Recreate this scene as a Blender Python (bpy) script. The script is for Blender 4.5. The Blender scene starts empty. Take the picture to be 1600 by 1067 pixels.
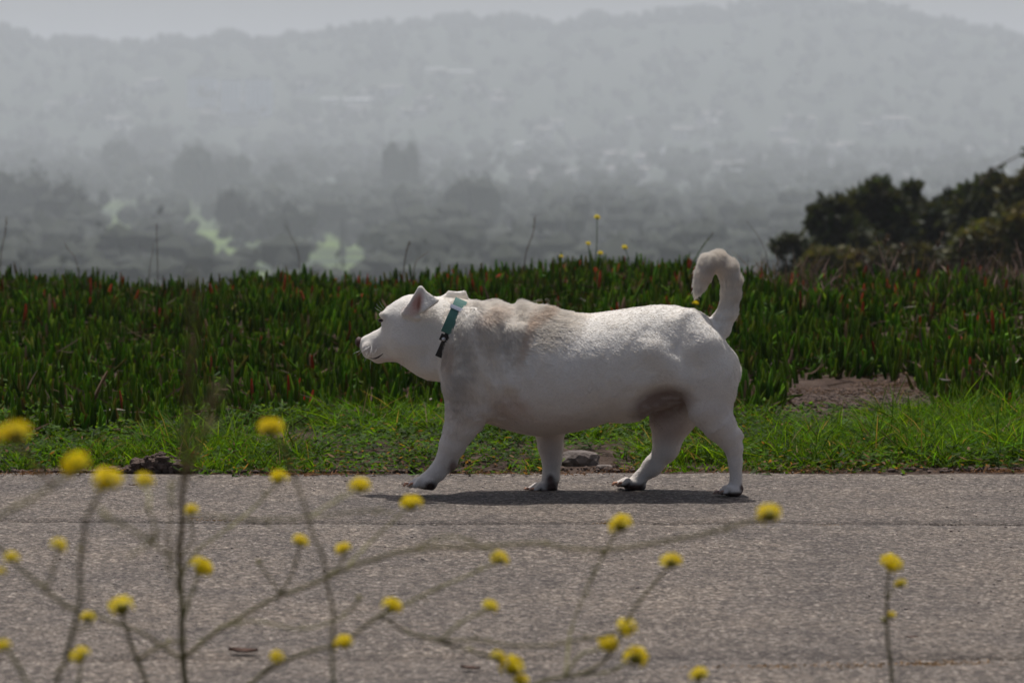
import bpy, math, random
import numpy as np
from mathutils import Vector, noise as mnoise

rng = np.random.default_rng(7)
random.seed(7)
sc = bpy.context.scene

# ------------------------------------------------------------------ camera, sky, sun, exposure
H = 0.75                 # camera height above the road
FPX = 5072.0             # focal length in pixels of the 1600 px wide photograph
HOR = 230.0              # row of the true horizon
PITCH = math.atan((533.5 - HOR) / FPX)
cam_d = bpy.data.cameras.new('camera')
cam = bpy.data.objects.new('camera', cam_d)
sc.collection.objects.link(cam)
cam.location = (0, 0, H)
cam.rotation_euler = (math.pi / 2 - PITCH, 0, 0)
cam_d.sensor_width = 36.0
cam_d.lens = FPX / 1600 * 36.0
cam_d.clip_start = 0.05
cam_d.clip_end = 20000
cam_d.dof.use_dof = True
cam_d.dof.focus_distance = 6.98
cam_d.dof.aperture_fstop = 8.2
sc.camera = cam

SUN_EL = math.radians(71.5)
SUN_AZ = math.radians(-7)          # measured from +Y (behind the dog) towards +X
world = bpy.data.worlds.new("World")
sc.world = world
world.use_nodes = True
wn = world.node_tree
wn.nodes.clear()
sky = wn.nodes.new('ShaderNodeTexSky')
sky.sky_type = 'NISHITA'
sky.sun_disc = False
sky.sun_elevation = SUN_EL
sky.sun_rotation = SUN_AZ
sky.air_density = 1.0
sky.dust_density = 5.0
sky.ozone_density = 1.0
bg = wn.nodes.new('ShaderNodeBackground')
bg.inputs['Strength'].default_value = 0.075
wo = wn.nodes.new('ShaderNodeOutputWorld')
wn.links.new(sky.outputs[0], bg.inputs[0])
wn.links.new(bg.outputs[0], wo.inputs[0])

sun_d = bpy.data.lights.new('sun', 'SUN')
sun_d.energy = 4.1
sun_d.angle = math.radians(0.6)
sun_d.color = (1.0, 0.97, 0.935)
sun = bpy.data.objects.new('sun', sun_d)
sc.collection.objects.link(sun)
sdir = Vector((math.sin(SUN_AZ) * math.cos(SUN_EL), math.cos(SUN_AZ) * math.cos(SUN_EL), math.sin(SUN_EL)))
sun.rotation_euler = sdir.to_track_quat('Z', 'Y').to_euler()
sun.location = (0, 5, 12)

sc.view_settings.view_transform = 'Standard'
sc.view_settings.look = 'None'
sc.view_settings.exposure = -0.05
sc.view_settings.gamma = 1.0
sc.view_settings.use_curve_mapping = False
sc.render.engine = 'CYCLES'
sc.cycles.use_denoising = True
sc.cycles.use_adaptive_sampling = True
sc.cycles.adaptive_threshold = 0.015
sc.cycles.max_bounces = 6
sc.cycles.diffuse_bounces = 4
sc.cycles.glossy_bounces = 2
sc.cycles.transmission_bounces = 3
sc.cycles.volume_bounces = 4
sc.cycles.sample_clamp_indirect = 4.0

# ------------------------------------------------------------------ helpers
CT, ST = math.cos(PITCH), math.sin(PITCH)
def at(px, py, Y):
    """world point that stands at distance Y and shows at (px, py) of the 1600x1067 photograph"""
    u = (px - 800.0) / FPX
    v = (533.5 - py) / FPX
    ry = CT + v * ST
    rz = -ST + v * CT
    t = Y / ry
    return Vector((u * t, Y, H + rz * t))
def proj(x, y, z):
    dz = z - H
    dep = y * CT - dz * ST
    up = y * ST + dz * CT
    return 800 + FPX * x / dep, 533.5 - FPX * up / dep

def link(o, parent=None):
    sc.collection.objects.link(o)
    if parent is not None:
        o.parent = parent
    return o
def tag(o, label=None, cat=None, group=None, kind=None):
    if label: o['label'] = label
    if cat: o['category'] = cat
    if group: o['group'] = group
    if kind: o['kind'] = kind
    return o
def empty(name, loc, label, cat, group=None):
    o = bpy.data.objects.new(name, None)
    o.location = loc
    o.empty_display_size = 0.1
    link(o)
    return tag(o, label, cat, group)

def mesh_np(name, verts, faces, mat=None, cols=None, smooth=True, parent=None, k=None):
    """verts (N,3); faces (M,k) int array or list of such arrays"""
    verts = np.asarray(verts, dtype=np.float32)
    fl = faces if isinstance(faces, list) else [faces]
    fl = [np.asarray(f, dtype=np.int32) for f in fl if len(f)]
    me = bpy.data.meshes.new(name)
    me.vertices.add(len(verts))
    me.vertices.foreach_set('co', verts.ravel())
    loops = np.concatenate([f.ravel() for f in fl])
    tot = np.concatenate([np.full(len(f), f.shape[1], dtype=np.int32) for f in fl])
    start = np.concatenate([[0], np.cumsum(tot)[:-1]]).astype(np.int32)
    me.loops.add(len(loops))
    me.loops.foreach_set('vertex_index', loops)
    me.polygons.add(len(tot))
    me.polygons.foreach_set('loop_start', start)
    me.polygons.foreach_set('loop_total', tot)
    me.polygons.foreach_set('use_smooth', np.full(len(tot), smooth, dtype=bool))
    if cols is not None:
        a = me.color_attributes.new('col', 'FLOAT_COLOR', 'POINT')
        c = np.ones((len(verts), 4), dtype=np.float32)
        c[:, :3] = cols
        a.data.foreach_set('color', c.ravel())
    me.update(calc_edges=True)
    me.validate()
    if mat: me.materials.append(mat)
    o = bpy.data.objects.new(name, me)
    return link(o, parent)

def vnoise(P, scale, seed=0.0):
    """smooth value noise, P (N,3) -> (N,) in 0..1"""
    q = np.asarray(P, dtype=np.float64) * scale + seed * 17.31
    i = np.floor(q).astype(np.int64)
    f = q - i
    f = f * f * (3 - 2 * f)
    def h(a, b, c):
        n = (a * 73856093) ^ (b * 19349663) ^ (c * 83492791)
        n = (n ^ (n >> 13)) * 1274126177
        n = n & 0x7fffffff
        n = (n ^ (n >> 16)) & 0xffff
        return n / 65535.0
    out = 0
    for dx in (0, 1):
        for dy in (0, 1):
            for dz in (0, 1):
                w = (f[:, 0] if dx else 1 - f[:, 0]) * (f[:, 1] if dy else 1 - f[:, 1]) * (f[:, 2] if dz else 1 - f[:, 2])
                out = out + w * h(i[:, 0] + dx, i[:, 1] + dy, i[:, 2] + dz)
    return out

# ---- materials
def new_mat(name):
    m = bpy.data.materials.new(name)
    m.use_nodes = True
    nt = m.node_tree
    return m, nt, nt.nodes['Principled BSDF'], nt.nodes['Material Output']
def N(nt, t, **kw):
    n = nt.nodes.new(t)
    for k_, v_ in kw.items():
        if k_ in n.bl_rna.properties: setattr(n, k_, v_)
        else: n.inputs[k_.replace('_', ' ')].default_value = v_
    return n
def ramp(nt, src, stops):
    r = nt.nodes.new('ShaderNodeValToRGB')
    el = r.color_ramp.elements
    while len(el) < len(stops): el.new(0.5)
    for e, (p, c) in zip(el, stops):
        e.position = p
        e.color = (*c, 1) if len(c) == 3 else c
    nt.links.new(src, r.inputs[0])
    return r
def noise_mat(name, c1, c2, scale=20, rough=0.8, bump=0.0, bscale=None, detail=5, spec=0.3):
    m, nt, p, out = new_mat(name)
    tc = N(nt, 'ShaderNodeTexCoord')
    n = N(nt, 'ShaderNodeTexNoise', Scale=scale, Detail=detail)
    nt.links.new(tc.outputs['Object'], n.inputs['Vector'])
    r = ramp(nt, n.outputs['Fac'], [(0.3, c1), (0.7, c2)])
    nt.links.new(r.outputs[0], p.inputs['Base Color'])
    p.inputs['Roughness'].default_value = rough
    p.inputs['Specular IOR Level'].default_value = spec
    if bump:
        n2 = N(nt, 'ShaderNodeTexNoise', Scale=bscale or scale * 3, Detail=6.0)
        nt.links.new(tc.outputs['Object'], n2.inputs['Vector'])
        b = N(nt, 'ShaderNodeBump', Distance=bump)
        nt.links.new(n2.outputs['Fac'], b.inputs['Height'])
        nt.links.new(b.outputs[0], p.inputs['Normal'])
    return m
def leaf_mat(name, trans=0.35, rough=0.45, spec=0.35, tint=(1.25, 1.3, 0.6)):
    """colour from the 'col' attribute (each leaf has its own), with light passing through"""
    m, nt, p, out = new_mat(name)
    a = N(nt, 'ShaderNodeAttribute', attribute_name='col')
    nt.links.new(a.outputs['Color'], p.inputs['Base Color'])
    p.inputs['Roughness'].default_value = rough
    p.inputs['Specular IOR Level'].default_value = spec
    if trans > 0:
        mx = N(nt, 'ShaderNodeMix', data_type='RGBA', blend_type='MULTIPLY')
        mx.inputs[0].default_value = 1.0
        nt.links.new(a.outputs['Color'], mx.inputs[6])
        mx.inputs[7].default_value = (*tint, 1)
        t = N(nt, 'ShaderNodeBsdfTranslucent')
        nt.links.new(mx.outputs[2], t.inputs[0])
        ms = N(nt, 'ShaderNodeMixShader')
        ms.inputs[0].default_value = trans
        nt.links.new(p.outputs[0], ms.inputs[1])
        nt.links.new(t.outputs[0], ms.inputs[2])
        nt.links.new(ms.outputs[0], out.inputs['Surface'])
    return m

# ---- batches of blades / leaves (numpy)
def norm(v):
    return v / np.maximum(np.linalg.norm(v, axis=-1, keepdims=True), 1e-9)
def blades(base, dirn, bend, length, width, nseg, prof, ctip, cbase, cross=2, side=None):
    """base, dirn, bend (N,3); prof: width profile (nseg+1). Returns verts, faces, cols"""
    n = len(base)
    t = np.linspace(0, 1, nseg + 1)
    d = norm(dirn)
    if side is None:
        rnd = norm(rng.normal(size=(n, 3)))
        side = norm(np.cross(d, rnd))
    back = np.cross(d, side)
    cen = base[:, None, :] + d[:, None, :] * (length[:, None] * t)[:, :, None] + bend[:, None, :] * (length[:, None] * t ** 2)[:, :, None]
    w = width[:, None] * np.asarray(prof)[None, :] * 0.5
    if cross == 2:
        ring = [(-1, 0), (1, 0)]
    elif cross == 3:
        ring = [(-1, 0.35), (1, 0.35), (0, -0.9)]
    else:
        ring = [(math.cos(a), math.sin(a)) for a in np.arange(cross) * 2 * math.pi / cross]
    vs = []
    for (a, b) in ring:
        vs.append(cen + side[:, None, :] * (w * a)[:, :, None] + back[:, None, :] * (w * b)[:, :, None])
    V = np.stack(vs, axis=2)             # n, seg+1, R, 3
    R = len(ring)
    C = cbase[:, None, :] + (ctip - cbase)[:, None, :] * t[None, :, None]
    C = np.repeat(C[:, :, None, :], R, axis=2)
    idx = np.arange(n * (nseg + 1) * R).reshape(n, nseg + 1, R)
    F = []
    pairs = [(0, 1)] if R == 2 else [(i, (i + 1) % R) for i in range(R)]
    for s in range(nseg):
        for (i, j) in pairs:
            F.append(np.stack([idx[:, s, i], idx[:, s, j], idx[:, s + 1, j], idx[:, s + 1, i]], axis=1))
    return V.reshape(-1, 3), np.concatenate(F), C.reshape(-1, 3)
def merge(parts):
    vs, fs, cs, off = [], [], [], 0
    for (v, f, c) in parts:
        vs.append(v); cs.append(c); fs.append(f + off); off += len(v)
    return np.concatenate(vs), np.concatenate(fs), np.concatenate(cs)

def tube(points, radii, seg=7):
    """verts/faces of a tapered tube through points (capped)"""
    P = np.array([list(p) for p in points], dtype=float)
    n = len(P)
    T = norm(np.gradient(P, axis=0))
    ref = np.array([0.13, 0.97, 0.2])
    S = norm(np.cross(T, ref)); B = np.cross(T, S)
    a = np.arange(seg) * 2 * math.pi / seg
    V = P[:, None, :] + np.asarray(radii)[:, None, None] * (np.cos(a)[None, :, None] * S[:, None, :] + np.sin(a)[None, :, None] * B[:, None, :])
    idx = np.arange(n * seg).reshape(n, seg)
    F = []
    for i in range(seg):
        j = (i + 1) % seg
        F.append(np.stack([idx[:-1, i], idx[:-1, j], idx[1:, j], idx[1:, i]], axis=1))
    F = np.concatenate(F)
    V = np.concatenate([V.reshape(-1, 3), P[[0, -1]]])
    c0, c1 = n * seg, n * seg + 1
    caps = [[idx[0, (i + 1) % seg], idx[0, i], c0] for i in range(seg)] + [[idx[-1, i], idx[-1, (i + 1) % seg], c1] for i in range(seg)]
    return V, [F, np.array(caps)]
def smooth_poly(pts, sub=5):
    """Catmull-Rom through a list of tuples"""
    P = np.array(pts, dtype=float)
    if len(P) < 3:
        t = np.linspace(0, 1, sub + 1)[:, None]
        return P[0] * (1 - t) + P[-1] * t
    Q = np.vstack([2 * P[0] - P[1], P, 2 * P[-1] - P[-2]])
    out = []
    for i in range(1, len(Q) - 2):
        for t in np.linspace(0, 1, sub, endpoint=False):
            a, b, c, d = Q[i - 1], Q[i], Q[i + 1], Q[i + 2]
            out.append(0.5 * ((2 * b) + (c - a) * t + (2 * a - 5 * b + 4 * c - d) * t * t + (3 * b - a - 3 * c + d) * t ** 3))
    out.append(P[-1])
    return np.array(out)

def ico(sub=1):
    import bmesh
    bm = bmesh.new()
    bmesh.ops.create_icosphere(bm, subdivisions=sub, radius=1.0)
    v = np.array([list(x.co) for x in bm.verts]); f = np.array([[y.index for y in x.verts] for x in bm.faces])
    bm.free()
    return v, f
ICO1, ICO2, ICO3 = ico(1), ico(2), ico(3)

# ------------------------------------------------------------------ terrain
BROW_X = np.array([0, 120, 250, 330, 420, 560, 640, 720, 850, 950, 1060, 1160, 1250, 1380, 1480, 1600])
BROW_Y = np.array([426, 430, 440, 436, 424, 428, 432, 414, 409, 400, 408, 420, 424, 416, 420, 424])
def brow_z(x):          # height of the plant tops at the crest of the bank, 13.5 m away
    px = 800 + x * FPX / 13.5
    py = np.interp(px, BROW_X, BROW_Y)
    return H - (py - HOR) * 13.5 / FPX
RX = np.array([0, 35, 65, 100, 200, 240, 280, 370, 425, 460, 530, 545, 565, 620, 690, 800, 865, 940, 975, 1035, 1110, 1165, 1260, 1370, 1400, 1500, 1600])
RY = np.array([38, 50, 66, 58, 66, 68, 60, 56, 66, 52, 42, 48, 34, 36, 30, 30, 34, 25, 28, 15, 17, 4, -8, 4, 12, 34, 54]) + 4
YR = 2500.0
def ridge_z(ang):       # ang = x / Y
    px = 800 + ang * FPX
    return H + (HOR - np.interp(px, RX, RY)) * YR / FPX
def ground_z(x, y):
    x = np.asarray(x, float); y = np.asarray(y, float)
    bz = brow_z(x) - 0.10
    k = np.clip((y - 8.4) / 4.8, 0, 1); k = k * k * (3 - 2 * k)
    z = k * bz
    far = np.interp(y, [14, 20, 30, 60, 100, 200, 320, 1100, 1500, 1900],
                    [0, -0.9, -3.2, -8.2, -13, -21, -24.5, -24.5, -17, -7])
    ang = x / np.maximum(y, 1)
    rz = ridge_z(ang)
    t = np.clip((y - 1900) / (YR - 1900), 0, 1)
    hill = -7 + (rz + 7) * t ** 1.1
    far = np.where(y > 1900, np.where(y <= YR, hill, rz - (y - YR) * 0.35), far)
    z = np.where(y > 13.8, z * np.clip(1 - (y - 13.8) / 6, 0, 1) + far, z)
    return z

ys = np.concatenate([np.arange(-40, 3, 4.0), np.arange(3, 15, 0.12), np.geomspace(15, 2500, 150), np.linspace(2530, 2950, 10)])
us = np.linspace(-1, 1, 141)
Yg, Ug = np.meshgrid(ys, us, indexing='ij')
Xg = Ug * (12 + 0.27 * np.maximum(Yg, 0))
Zg = ground_z(Xg, Yg)
amp = np.interp(Yg, [0, 7.3, 8, 14, 100, 1000, 1900, 2400], [0.0, 0.0, 0.012, 0.02, 0.6, 1.5, 3, 3])
nz = vnoise(np.stack([Xg.ravel(), Yg.ravel(), 0 * Xg.ravel()], 1), 3.0)
nzf = vnoise(np.stack([Xg.ravel(), Yg.ravel(), 0 * Xg.ravel()], 1), 1 / 160.0, 3)
nn = np.where(Yg.ravel() < 60, nz, nzf)
Zg = Zg + (nn.reshape(Zg.shape) - 0.5) * amp
Zg[Yg < 7.35] = -0.004
Gv = np.stack([Xg.ravel(), Yg.ravel(), Zg.ravel()], 1)
nr, nc = Xg.shape
gi = np.arange(nr * nc).reshape(nr, nc)
Gf = np.stack([gi[:-1, :-1].ravel(), gi[:-1, 1:].ravel(), gi[1:, 1:].ravel(), gi[1:, :-1].ravel()], 1)
m, nt, p, out = new_mat('ground_soil_and_meadow')
geo = N(nt, 'ShaderNodeNewGeometry')
sep = N(nt, 'ShaderNodeSeparateXYZ')
nt.links.new(geo.outputs['Position'], sep.inputs[0])
n1 = N(nt, 'ShaderNodeTexNoise', Scale=9.0, Detail=8.0, Roughness=0.7)
nt.links.new(geo.outputs['Position'], n1.inputs['Vector'])
soil = ramp(nt, n1.outputs['Fac'], [(0.25, (0.035, 0.022, 0.016)), (0.5, (0.11, 0.075, 0.058)), (0.75, (0.2, 0.15, 0.12))])
n2 = N(nt, 'ShaderNodeTexNoise', Scale=0.03, Detail=6.0)
nt.links.new(geo.outputs['Position'], n2.inputs['Vector'])
mead = ramp(nt, n2.outputs['Fac'], [(0.4, (0.035, 0.055, 0.028)), (0.52, (0.10, 0.15, 0.04)), (0.7, (0.14, 0.21, 0.045))])
n3 = N(nt, 'ShaderNodeTexNoise', Scale=0.009, Detail=8.0, Roughness=0.65)
nt.links.new(geo.outputs['Position'], n3.inputs['Vector'])
hillc = ramp(nt, n3.outputs['Fac'], [(0.35, (0.03, 0.045, 0.028)), (0.55, (0.042, 0.052, 0.038)), (0.7, (0.062, 0.066, 0.052))])
mr = N(nt, 'ShaderNodeMapRange'); mr.inputs[1].default_value = 16; mr.inputs[2].default_value = 60
nt.links.new(sep.outputs[1], mr.inputs[0])
mr2 = N(nt, 'ShaderNodeMapRange'); mr2.inputs[1].default_value = 1150; mr2.inputs[2].default_value = 1400
nt.links.new(sep.outputs[1], mr2.inputs[0])
mA = N(nt, 'ShaderNodeMix', data_type='RGBA'); mB = N(nt, 'ShaderNodeMix', data_type='RGBA')
nt.links.new(mr.outputs[0], mA.inputs[0]); nt.links.new(soil.outputs[0], mA.inputs[6]); nt.links.new(mead.outputs[0], mA.inputs[7])
nt.links.new(mr2.outputs[0], mB.inputs[0]); nt.links.new(mA.outputs[2], mB.inputs[6]); nt.links.new(hillc.outputs[0], mB.inputs[7])
nt.links.new(mB.outputs[2], p.inputs['Base Color'])
p.inputs['Roughness'].default_value = 0.95
p.inputs['Specular IOR Level'].default_value = 0.1
nb = N(nt, 'ShaderNodeTexNoise', Scale=45.0, Detail=8.0, Roughness=0.7)
nt.links.new(geo.outputs['Position'], nb.inputs['Vector'])
b = N(nt, 'ShaderNodeBump', Distance=0.03)
nt.links.new(nb.outputs['Fac'], b.inputs['Height']); nt.links.new(b.outputs[0], p.inputs['Normal'])
ground = mesh_np('ground', Gv, Gf, m)
tag(ground, 'soil bank falling away to a broad misty valley and hills', kind='structure')

# ------------------------------------------------------------------ asphalt road
m, nt, p, out = new_mat('asphalt')
geo = N(nt, 'ShaderNodeNewGeometry')
v1 = N(nt, 'ShaderNodeTexVoronoi', Scale=210.0)
v2 = N(nt, 'ShaderNodeTexVoronoi', Scale=85.0)
nA = N(nt, 'ShaderNodeTexNoise', Scale=2.6, Detail=8.0, Roughness=0.62)
nB = N(nt, 'ShaderNodeTexNoise', Scale=38.0, Detail=8.0, Roughness=0.75)
for q in (v1, v2, nA, nB): nt.links.new(geo.outputs['Position'], q.inputs['Vector'])
sepc = N(nt, 'ShaderNodeSeparateColor'); nt.links.new(v1.outputs['Color'], sepc.inputs[0])
agg = ramp(nt, sepc.outputs[0], [(0.0, (0.040, 0.030, 0.023)), (0.35, (0.108, 0.088, 0.073)), (0.75, (0.160, 0.134, 0.113)), (0.93, (0.26, 0.226, 0.192)), (1.0, (0.40, 0.36, 0.31))])
sepd = N(nt, 'ShaderNodeSeparateColor'); nt.links.new(v2.outputs['Color'], sepd.inputs[0])
agg2 = ramp(nt, sepd.outputs[1], [(0.0, (0.62, 0.6, 0.6)), (0.5, (1, 1, 1)), (1.0, (1.3, 1.28, 1.25))])
big = ramp(nt, nA.outputs['Fac'], [(0.28, (0.66, 0.65, 0.68)), (0.5, (0.98, 0.96, 0.95)), (0.72, (1.25, 1.2, 1.13))])
nBr = ramp(nt, nB.outputs['Fac'], [(0.3, (0.55, 0.55, 0.55)), (0.5, (1, 1, 1)), (0.7, (1.35, 1.35, 1.35))])
prev = agg.outputs[0]
for q in (agg2, big, nBr):
    mm = N(nt, 'ShaderNodeMix', data_type='RGBA', blend_type='MULTIPLY'); mm.inputs[0].default_value = 1.0
    nt.links.new(prev, mm.inputs[6]); nt.links.new(q.outputs[0], mm.inputs[7]); prev = mm.outputs[2]
nt.links.new(prev, p.inputs['Base Color'])
p.inputs['Roughness'].default_value = 0.8
p.inputs['Specular IOR Level'].default_value = 0.35
ad = N(nt, 'ShaderNodeMath', operation='ADD')
sc1 = N(nt, 'ShaderNodeMath', operation='MULTIPLY'); sc1.inputs[1].default_value = 0.8
nt.links.new(v1.outputs['Distance'], sc1.inputs[0])
nt.links.new(sc1.outputs[0], ad.inputs[0]); nt.links.new(nB.outputs['Fac'], ad.inputs[1])
b = N(nt, 'ShaderNodeBump', Distance=0.006); b.inputs['Strength'].default_value = 0.9
nt.links.new(ad.outputs[0], b.inputs['Height']); nt.links.new(b.outputs[0], p.inputs['Normal'])
asphalt = m

# The sheet: fine rows; the long cracks are real grooves in it
def crack1(x):  # distance of the long crack
    return 6.42 + 0.012 * np.sin(x * 3.1) + 0.05 * (mnoise_arr(x, 2.3) - 0.5) + 0.03 * (mnoise_arr(x, 11.0) - 0.5) + 0.02 * (mnoise_arr(x, 31.0) - 0.5) - 0.015 * x
def crack2(x):
    return 4.70 + 0.03 * (mnoise_arr(x, 3.3) - 0.5) + 0.02 * (mnoise_arr(x, 19.0) - 0.5) + 0.01 * x
def mnoise_arr(x, s):
    x = np.asarray(x, float)
    return vnoise(np.stack([x.ravel(), 0 * x.ravel() + 5.5, 0 * x.ravel()], 1), s, s).reshape(x.shape)
FAR_EDGE = lambda x: at(800, 741, 7.4).y * 0 + 7.42 + 0.05 * (mnoise_arr(x, 1.7) - 0.5) + 0.05 * (mnoise_arr(x, 9.0) - 0.5)
xs = np.concatenate([np.arange(-30, -3.2, 0.5), np.arange(-3.2, 3.2, 0.014), np.arange(3.2, 30, 0.5)])
def rows(x):
    dep = lambda w: np.minimum(0.018, w * 2.2 - 0.002) * -1
    c1, c2, fe = crack1(x), crack2(x), FAR_EDGE(x)
    w1 = 0.0024 + 0.011 * np.clip((mnoise_arr(x, 5.0) - 0.3) * 2, 0, 1) * np.interp(x, [-1.6, -0.7, -0.5, 0, 0.15, 0.4], [0.0, 0.2, 0.9, 0.1, 0.3, 1])
    w2 = 0.0012 + 0.011 * np.clip((mnoise_arr(x, 4.0) - 0.62) * 3, 0, 1)
    R, Z = [], []
    def add(y, z): R.append(y); Z.append(z + 0 * x)
    add(4.25 + 0 * x, -0.03); add(4.26 + 0 * x, 0.0)
    for t in np.linspace(0, 1, 5)[1:]: add(4.26 + (c2 - w2 - 4.26) * t, 0.0)
    add(c2 - w2 * 0.3, dep(w2)); add(c2 + w2 * 0.3, dep(w2))
    for t in np.linspace(0, 1, 16)[:]: add(c2 + w2 + (c1 - w1 - c2 - w2) * t, 0.0)
    add(c1 - w1 * 0.3, dep(w1)); add(c1 + w1 * 0.3, dep(w1))
    for t in np.linspace(0, 1, 12)[:]: add(c1 + w1 + (fe - c1 - w1) * t, 0.0)
    add(fe + 0.012, -0.03)
    return np.array(R), np.array(Z)
RR, ZZ = rows(xs)
XX = np.repeat(xs[None, :], RR.shape[0], 0)
flat = ZZ > -0.001
und = vnoise(np.stack([XX.ravel(), RR.ravel(), 0 * XX.ravel()], 1), 1.3, 4).reshape(XX.shape)
fin = vnoise(np.stack([XX.ravel(), RR.ravel(), 0 * XX.ravel()], 1), 28.0, 6).reshape(XX.shape)
ZZ = ZZ + np.where(flat, 0.003 * (und - 0.5) + 0.0015 * (fin - 0.5), 0)
ri = np.arange(XX.size).reshape(XX.shape)
rf = np.stack([ri[:-1, :-1].ravel(), ri[:-1, 1:].ravel(), ri[1:, 1:].ravel(), ri[1:, :-1].ravel()], 1)
road = mesh_np('road', np.stack([XX.ravel(), RR.ravel(), ZZ.ravel() + 0.002], 1), rf, asphalt)
tag(road, 'weathered grey brown asphalt path with long cracks', kind='structure')

# ------------------------------------------------------------------ the dog: one body grown from a smooth signed distance field
S = 7.0 / FPX     # metres per photo pixel at the dog
def P3(px, py, d):
    return np.array(at(px, py, 7.0 + d * S))
h = 0.0026
o0 = np.array([P3(548, 530, 0)[0], 6.80, -0.012]); o1 = np.array([P3(1175, 530, 0)[0], 7.20, P3(800, 380, 0)[2]])
dim = np.ceil((o1 - o0) / h).astype(int)
F = np.full(dim, 1.0, dtype=np.float32)
gx = o0[0] + h * np.arange(dim[0]); gy = o0[1] + h * np.arange(dim[1]); gz = o0[2] + h * np.arange(dim[2])
def region(lo, hi):
    a = np.clip(np.floor((np.array(lo) - o0) / h).astype(int), 0, dim); b_ = np.clip(np.ceil((np.array(hi) - o0) / h).astype(int) + 1, 0, dim)
    sl = tuple(slice(a[i], b_[i]) for i in range(3))
    return sl, gx[sl[0]][:, None, None], gy[sl[1]][None, :, None], gz[sl[2]][None, None, :]
def smin(a, b_, k):
    hh = np.clip(k - np.abs(a - b_), 0, None) / k
    return np.minimum(a, b_) - hh * hh * k * 0.25
def put(sl, d, k, sub=False):
    if sub:
        F[sl] = -smin(-F[sl], d, k)
    else:
        F[sl] = smin(F[sl], d.astype(np.float32), k)
def cap(a, b_, ra, rb, k=10, sy=1.0, sub=False):
    """tapered capsule; radii and k in photo pixels; sy = depth scale"""
    a = P3(*a); b_ = P3(*b_); ra *= S; rb *= S; k = k * S
    pad = max(ra, rb) * max(1, sy) + k + 0.01
    sl, x, y, z = region(np.minimum(a, b_) - pad, np.maximum(a, b_) + pad)
    ab = b_ - a
    yy = (y - a[1]) / sy; aby = ab[1] / sy
    L = ab[0] ** 2 + aby ** 2 + ab[2] ** 2 + 1e-12
    t = np.clip(((x - a[0]) * ab[0] + yy * aby + (z - a[2]) * ab[2]) / L, 0, 1)
    d = np.sqrt((x - a[0] - t * ab[0]) ** 2 + (yy - t * aby) ** 2 + (z - a[2] - t * ab[2]) ** 2) - (ra + (rb - ra) * t)
    put(sl, d, k, sub)
def chain(pts, k=8, sy=1.0):
    for (a, b_) in zip(pts[:-1], pts[1:]):
        cap(a[:3], b_[:3], a[3], b_[3], k, sy)
def ell(c, r, k=15, rot=0.0, sub=False):
    """ellipsoid: c (px,py,d), r (along x, along z, depth) in px, rot = degrees in the picture plane (clockwise on screen)"""
    c = P3(*c); r = np.array(r) * S; k = k * S
    pad = max(r) + k + 0.01
    sl, x, y, z = region(c - pad, c + pad)
    ca, sa = math.cos(math.radians(rot)), math.sin(math.radians(rot))
    X = (x - c[0]) * ca - (z - c[2]) * sa; Z = (x - c[0]) * sa + (z - c[2]) * ca; Yd = y - c[1]
    k0 = np.sqrt((X / r[0]) ** 2 + (Z / r[1]) ** 2 + (Yd / r[2]) ** 2) + 1e-9
    k1 = np.sqrt((X / r[0] ** 2) ** 2 + (Z / r[1] ** 2) ** 2 + (Yd / r[2] ** 2) ** 2) + 1e-9
    put(sl, k0 * (k0 - 1) / k1, k, sub)
def tri(a, b_, c, th, k=4):
    """thin rounded triangle (ear flap)"""
    a, b_, c = P3(*a), P3(*b_), P3(*c)
    th *= S; k *= S
    pad = th + k + 0.008
    sl, x, y, z = region(np.minimum(np.minimum(a, b_), c) - pad, np.maximum(np.maximum(a, b_), c) + pad)
    sh = np.broadcast_shapes(x.shape, y.shape, z.shape)
    p_ = np.stack([np.broadcast_to(x, sh), np.broadcast_to(y, sh), np.broadcast_to(z, sh)], -1)
    nrm = np.cross(b_ - a, c - a); nrm /= np.linalg.norm(nrm)
    inside = np.ones(sh, bool); dmin = np.full(sh, 9.0)
    for (u, v) in ((a, b_), (b_, c), (c, a)):
        e = v - u; w = p_ - u
        inside &= (np.cross(nrm, e) * w).sum(-1) > 0
        t = np.clip((w * e).sum(-1) / (e @ e), 0, 1)
        dmin = np.minimum(dmin, np.linalg.norm(w - t[..., None] * e, axis=-1))
    dp = np.abs(((p_ - a) * nrm).sum(-1))
    put(sl, np.where(inside, dp, dmin) - th, k)

# torso loft: px, top row, bottom row, half depth (px)
T = np.array([
    (664, 478, 572, 34), (676, 468, 588, 42), (690, 464, 598, 46), (704, 467, 612, 54), (722, 471, 634, 66), (745, 473, 654, 80), (780, 472, 668, 90),
    (800, 475.5, 674, 93), (814, 475, 678, 94), (835, 477, 681, 95), (860, 483, 681, 95), (905, 490, 673, 94), (950, 486, 660, 90), (1000, 479, 650, 80), (1030, 477, 641, 72),
    (1060, 478, 634, 66), (1090, 486, 622, 64), (1115, 504, 612, 60), (1134, 538, 604, 46), (1147, 564, 600, 32), (1155, 578, 594, 12)], float)
def fine(col, n=200):
    q = smooth_poly([(a, b_) for a, b_ in zip(T[:, 0], T[:, col])], 6)
    return q[:, 0], q[:, 1]
sl, x, y, z = region((gx[0], 6.8, 0.05), (gx[-1], 7.2, gz[-1]))
pxs = 800 + x.ravel() / S
tx, tt = fine(1); _, tb = fine(2); _, th_ = fine(3)
top = np.interp(pxs, tx, tt); bot = np.interp(pxs, tx, tb); hd = np.interp(pxs, tx, th_) * S
zt = np.array([P3(800, q, 0)[2] for q in top]); zb = np.array([P3(800, q, 0)[2] for q in bot])
zc = (zt + zb) / 2; a_ = (zt - zb) / 2
A = a_[:, None, None]; B = hd[:, None, None]
Zr = (z - zc[:, None, None]) / A
Yr = (y - 7.0) / B
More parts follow.
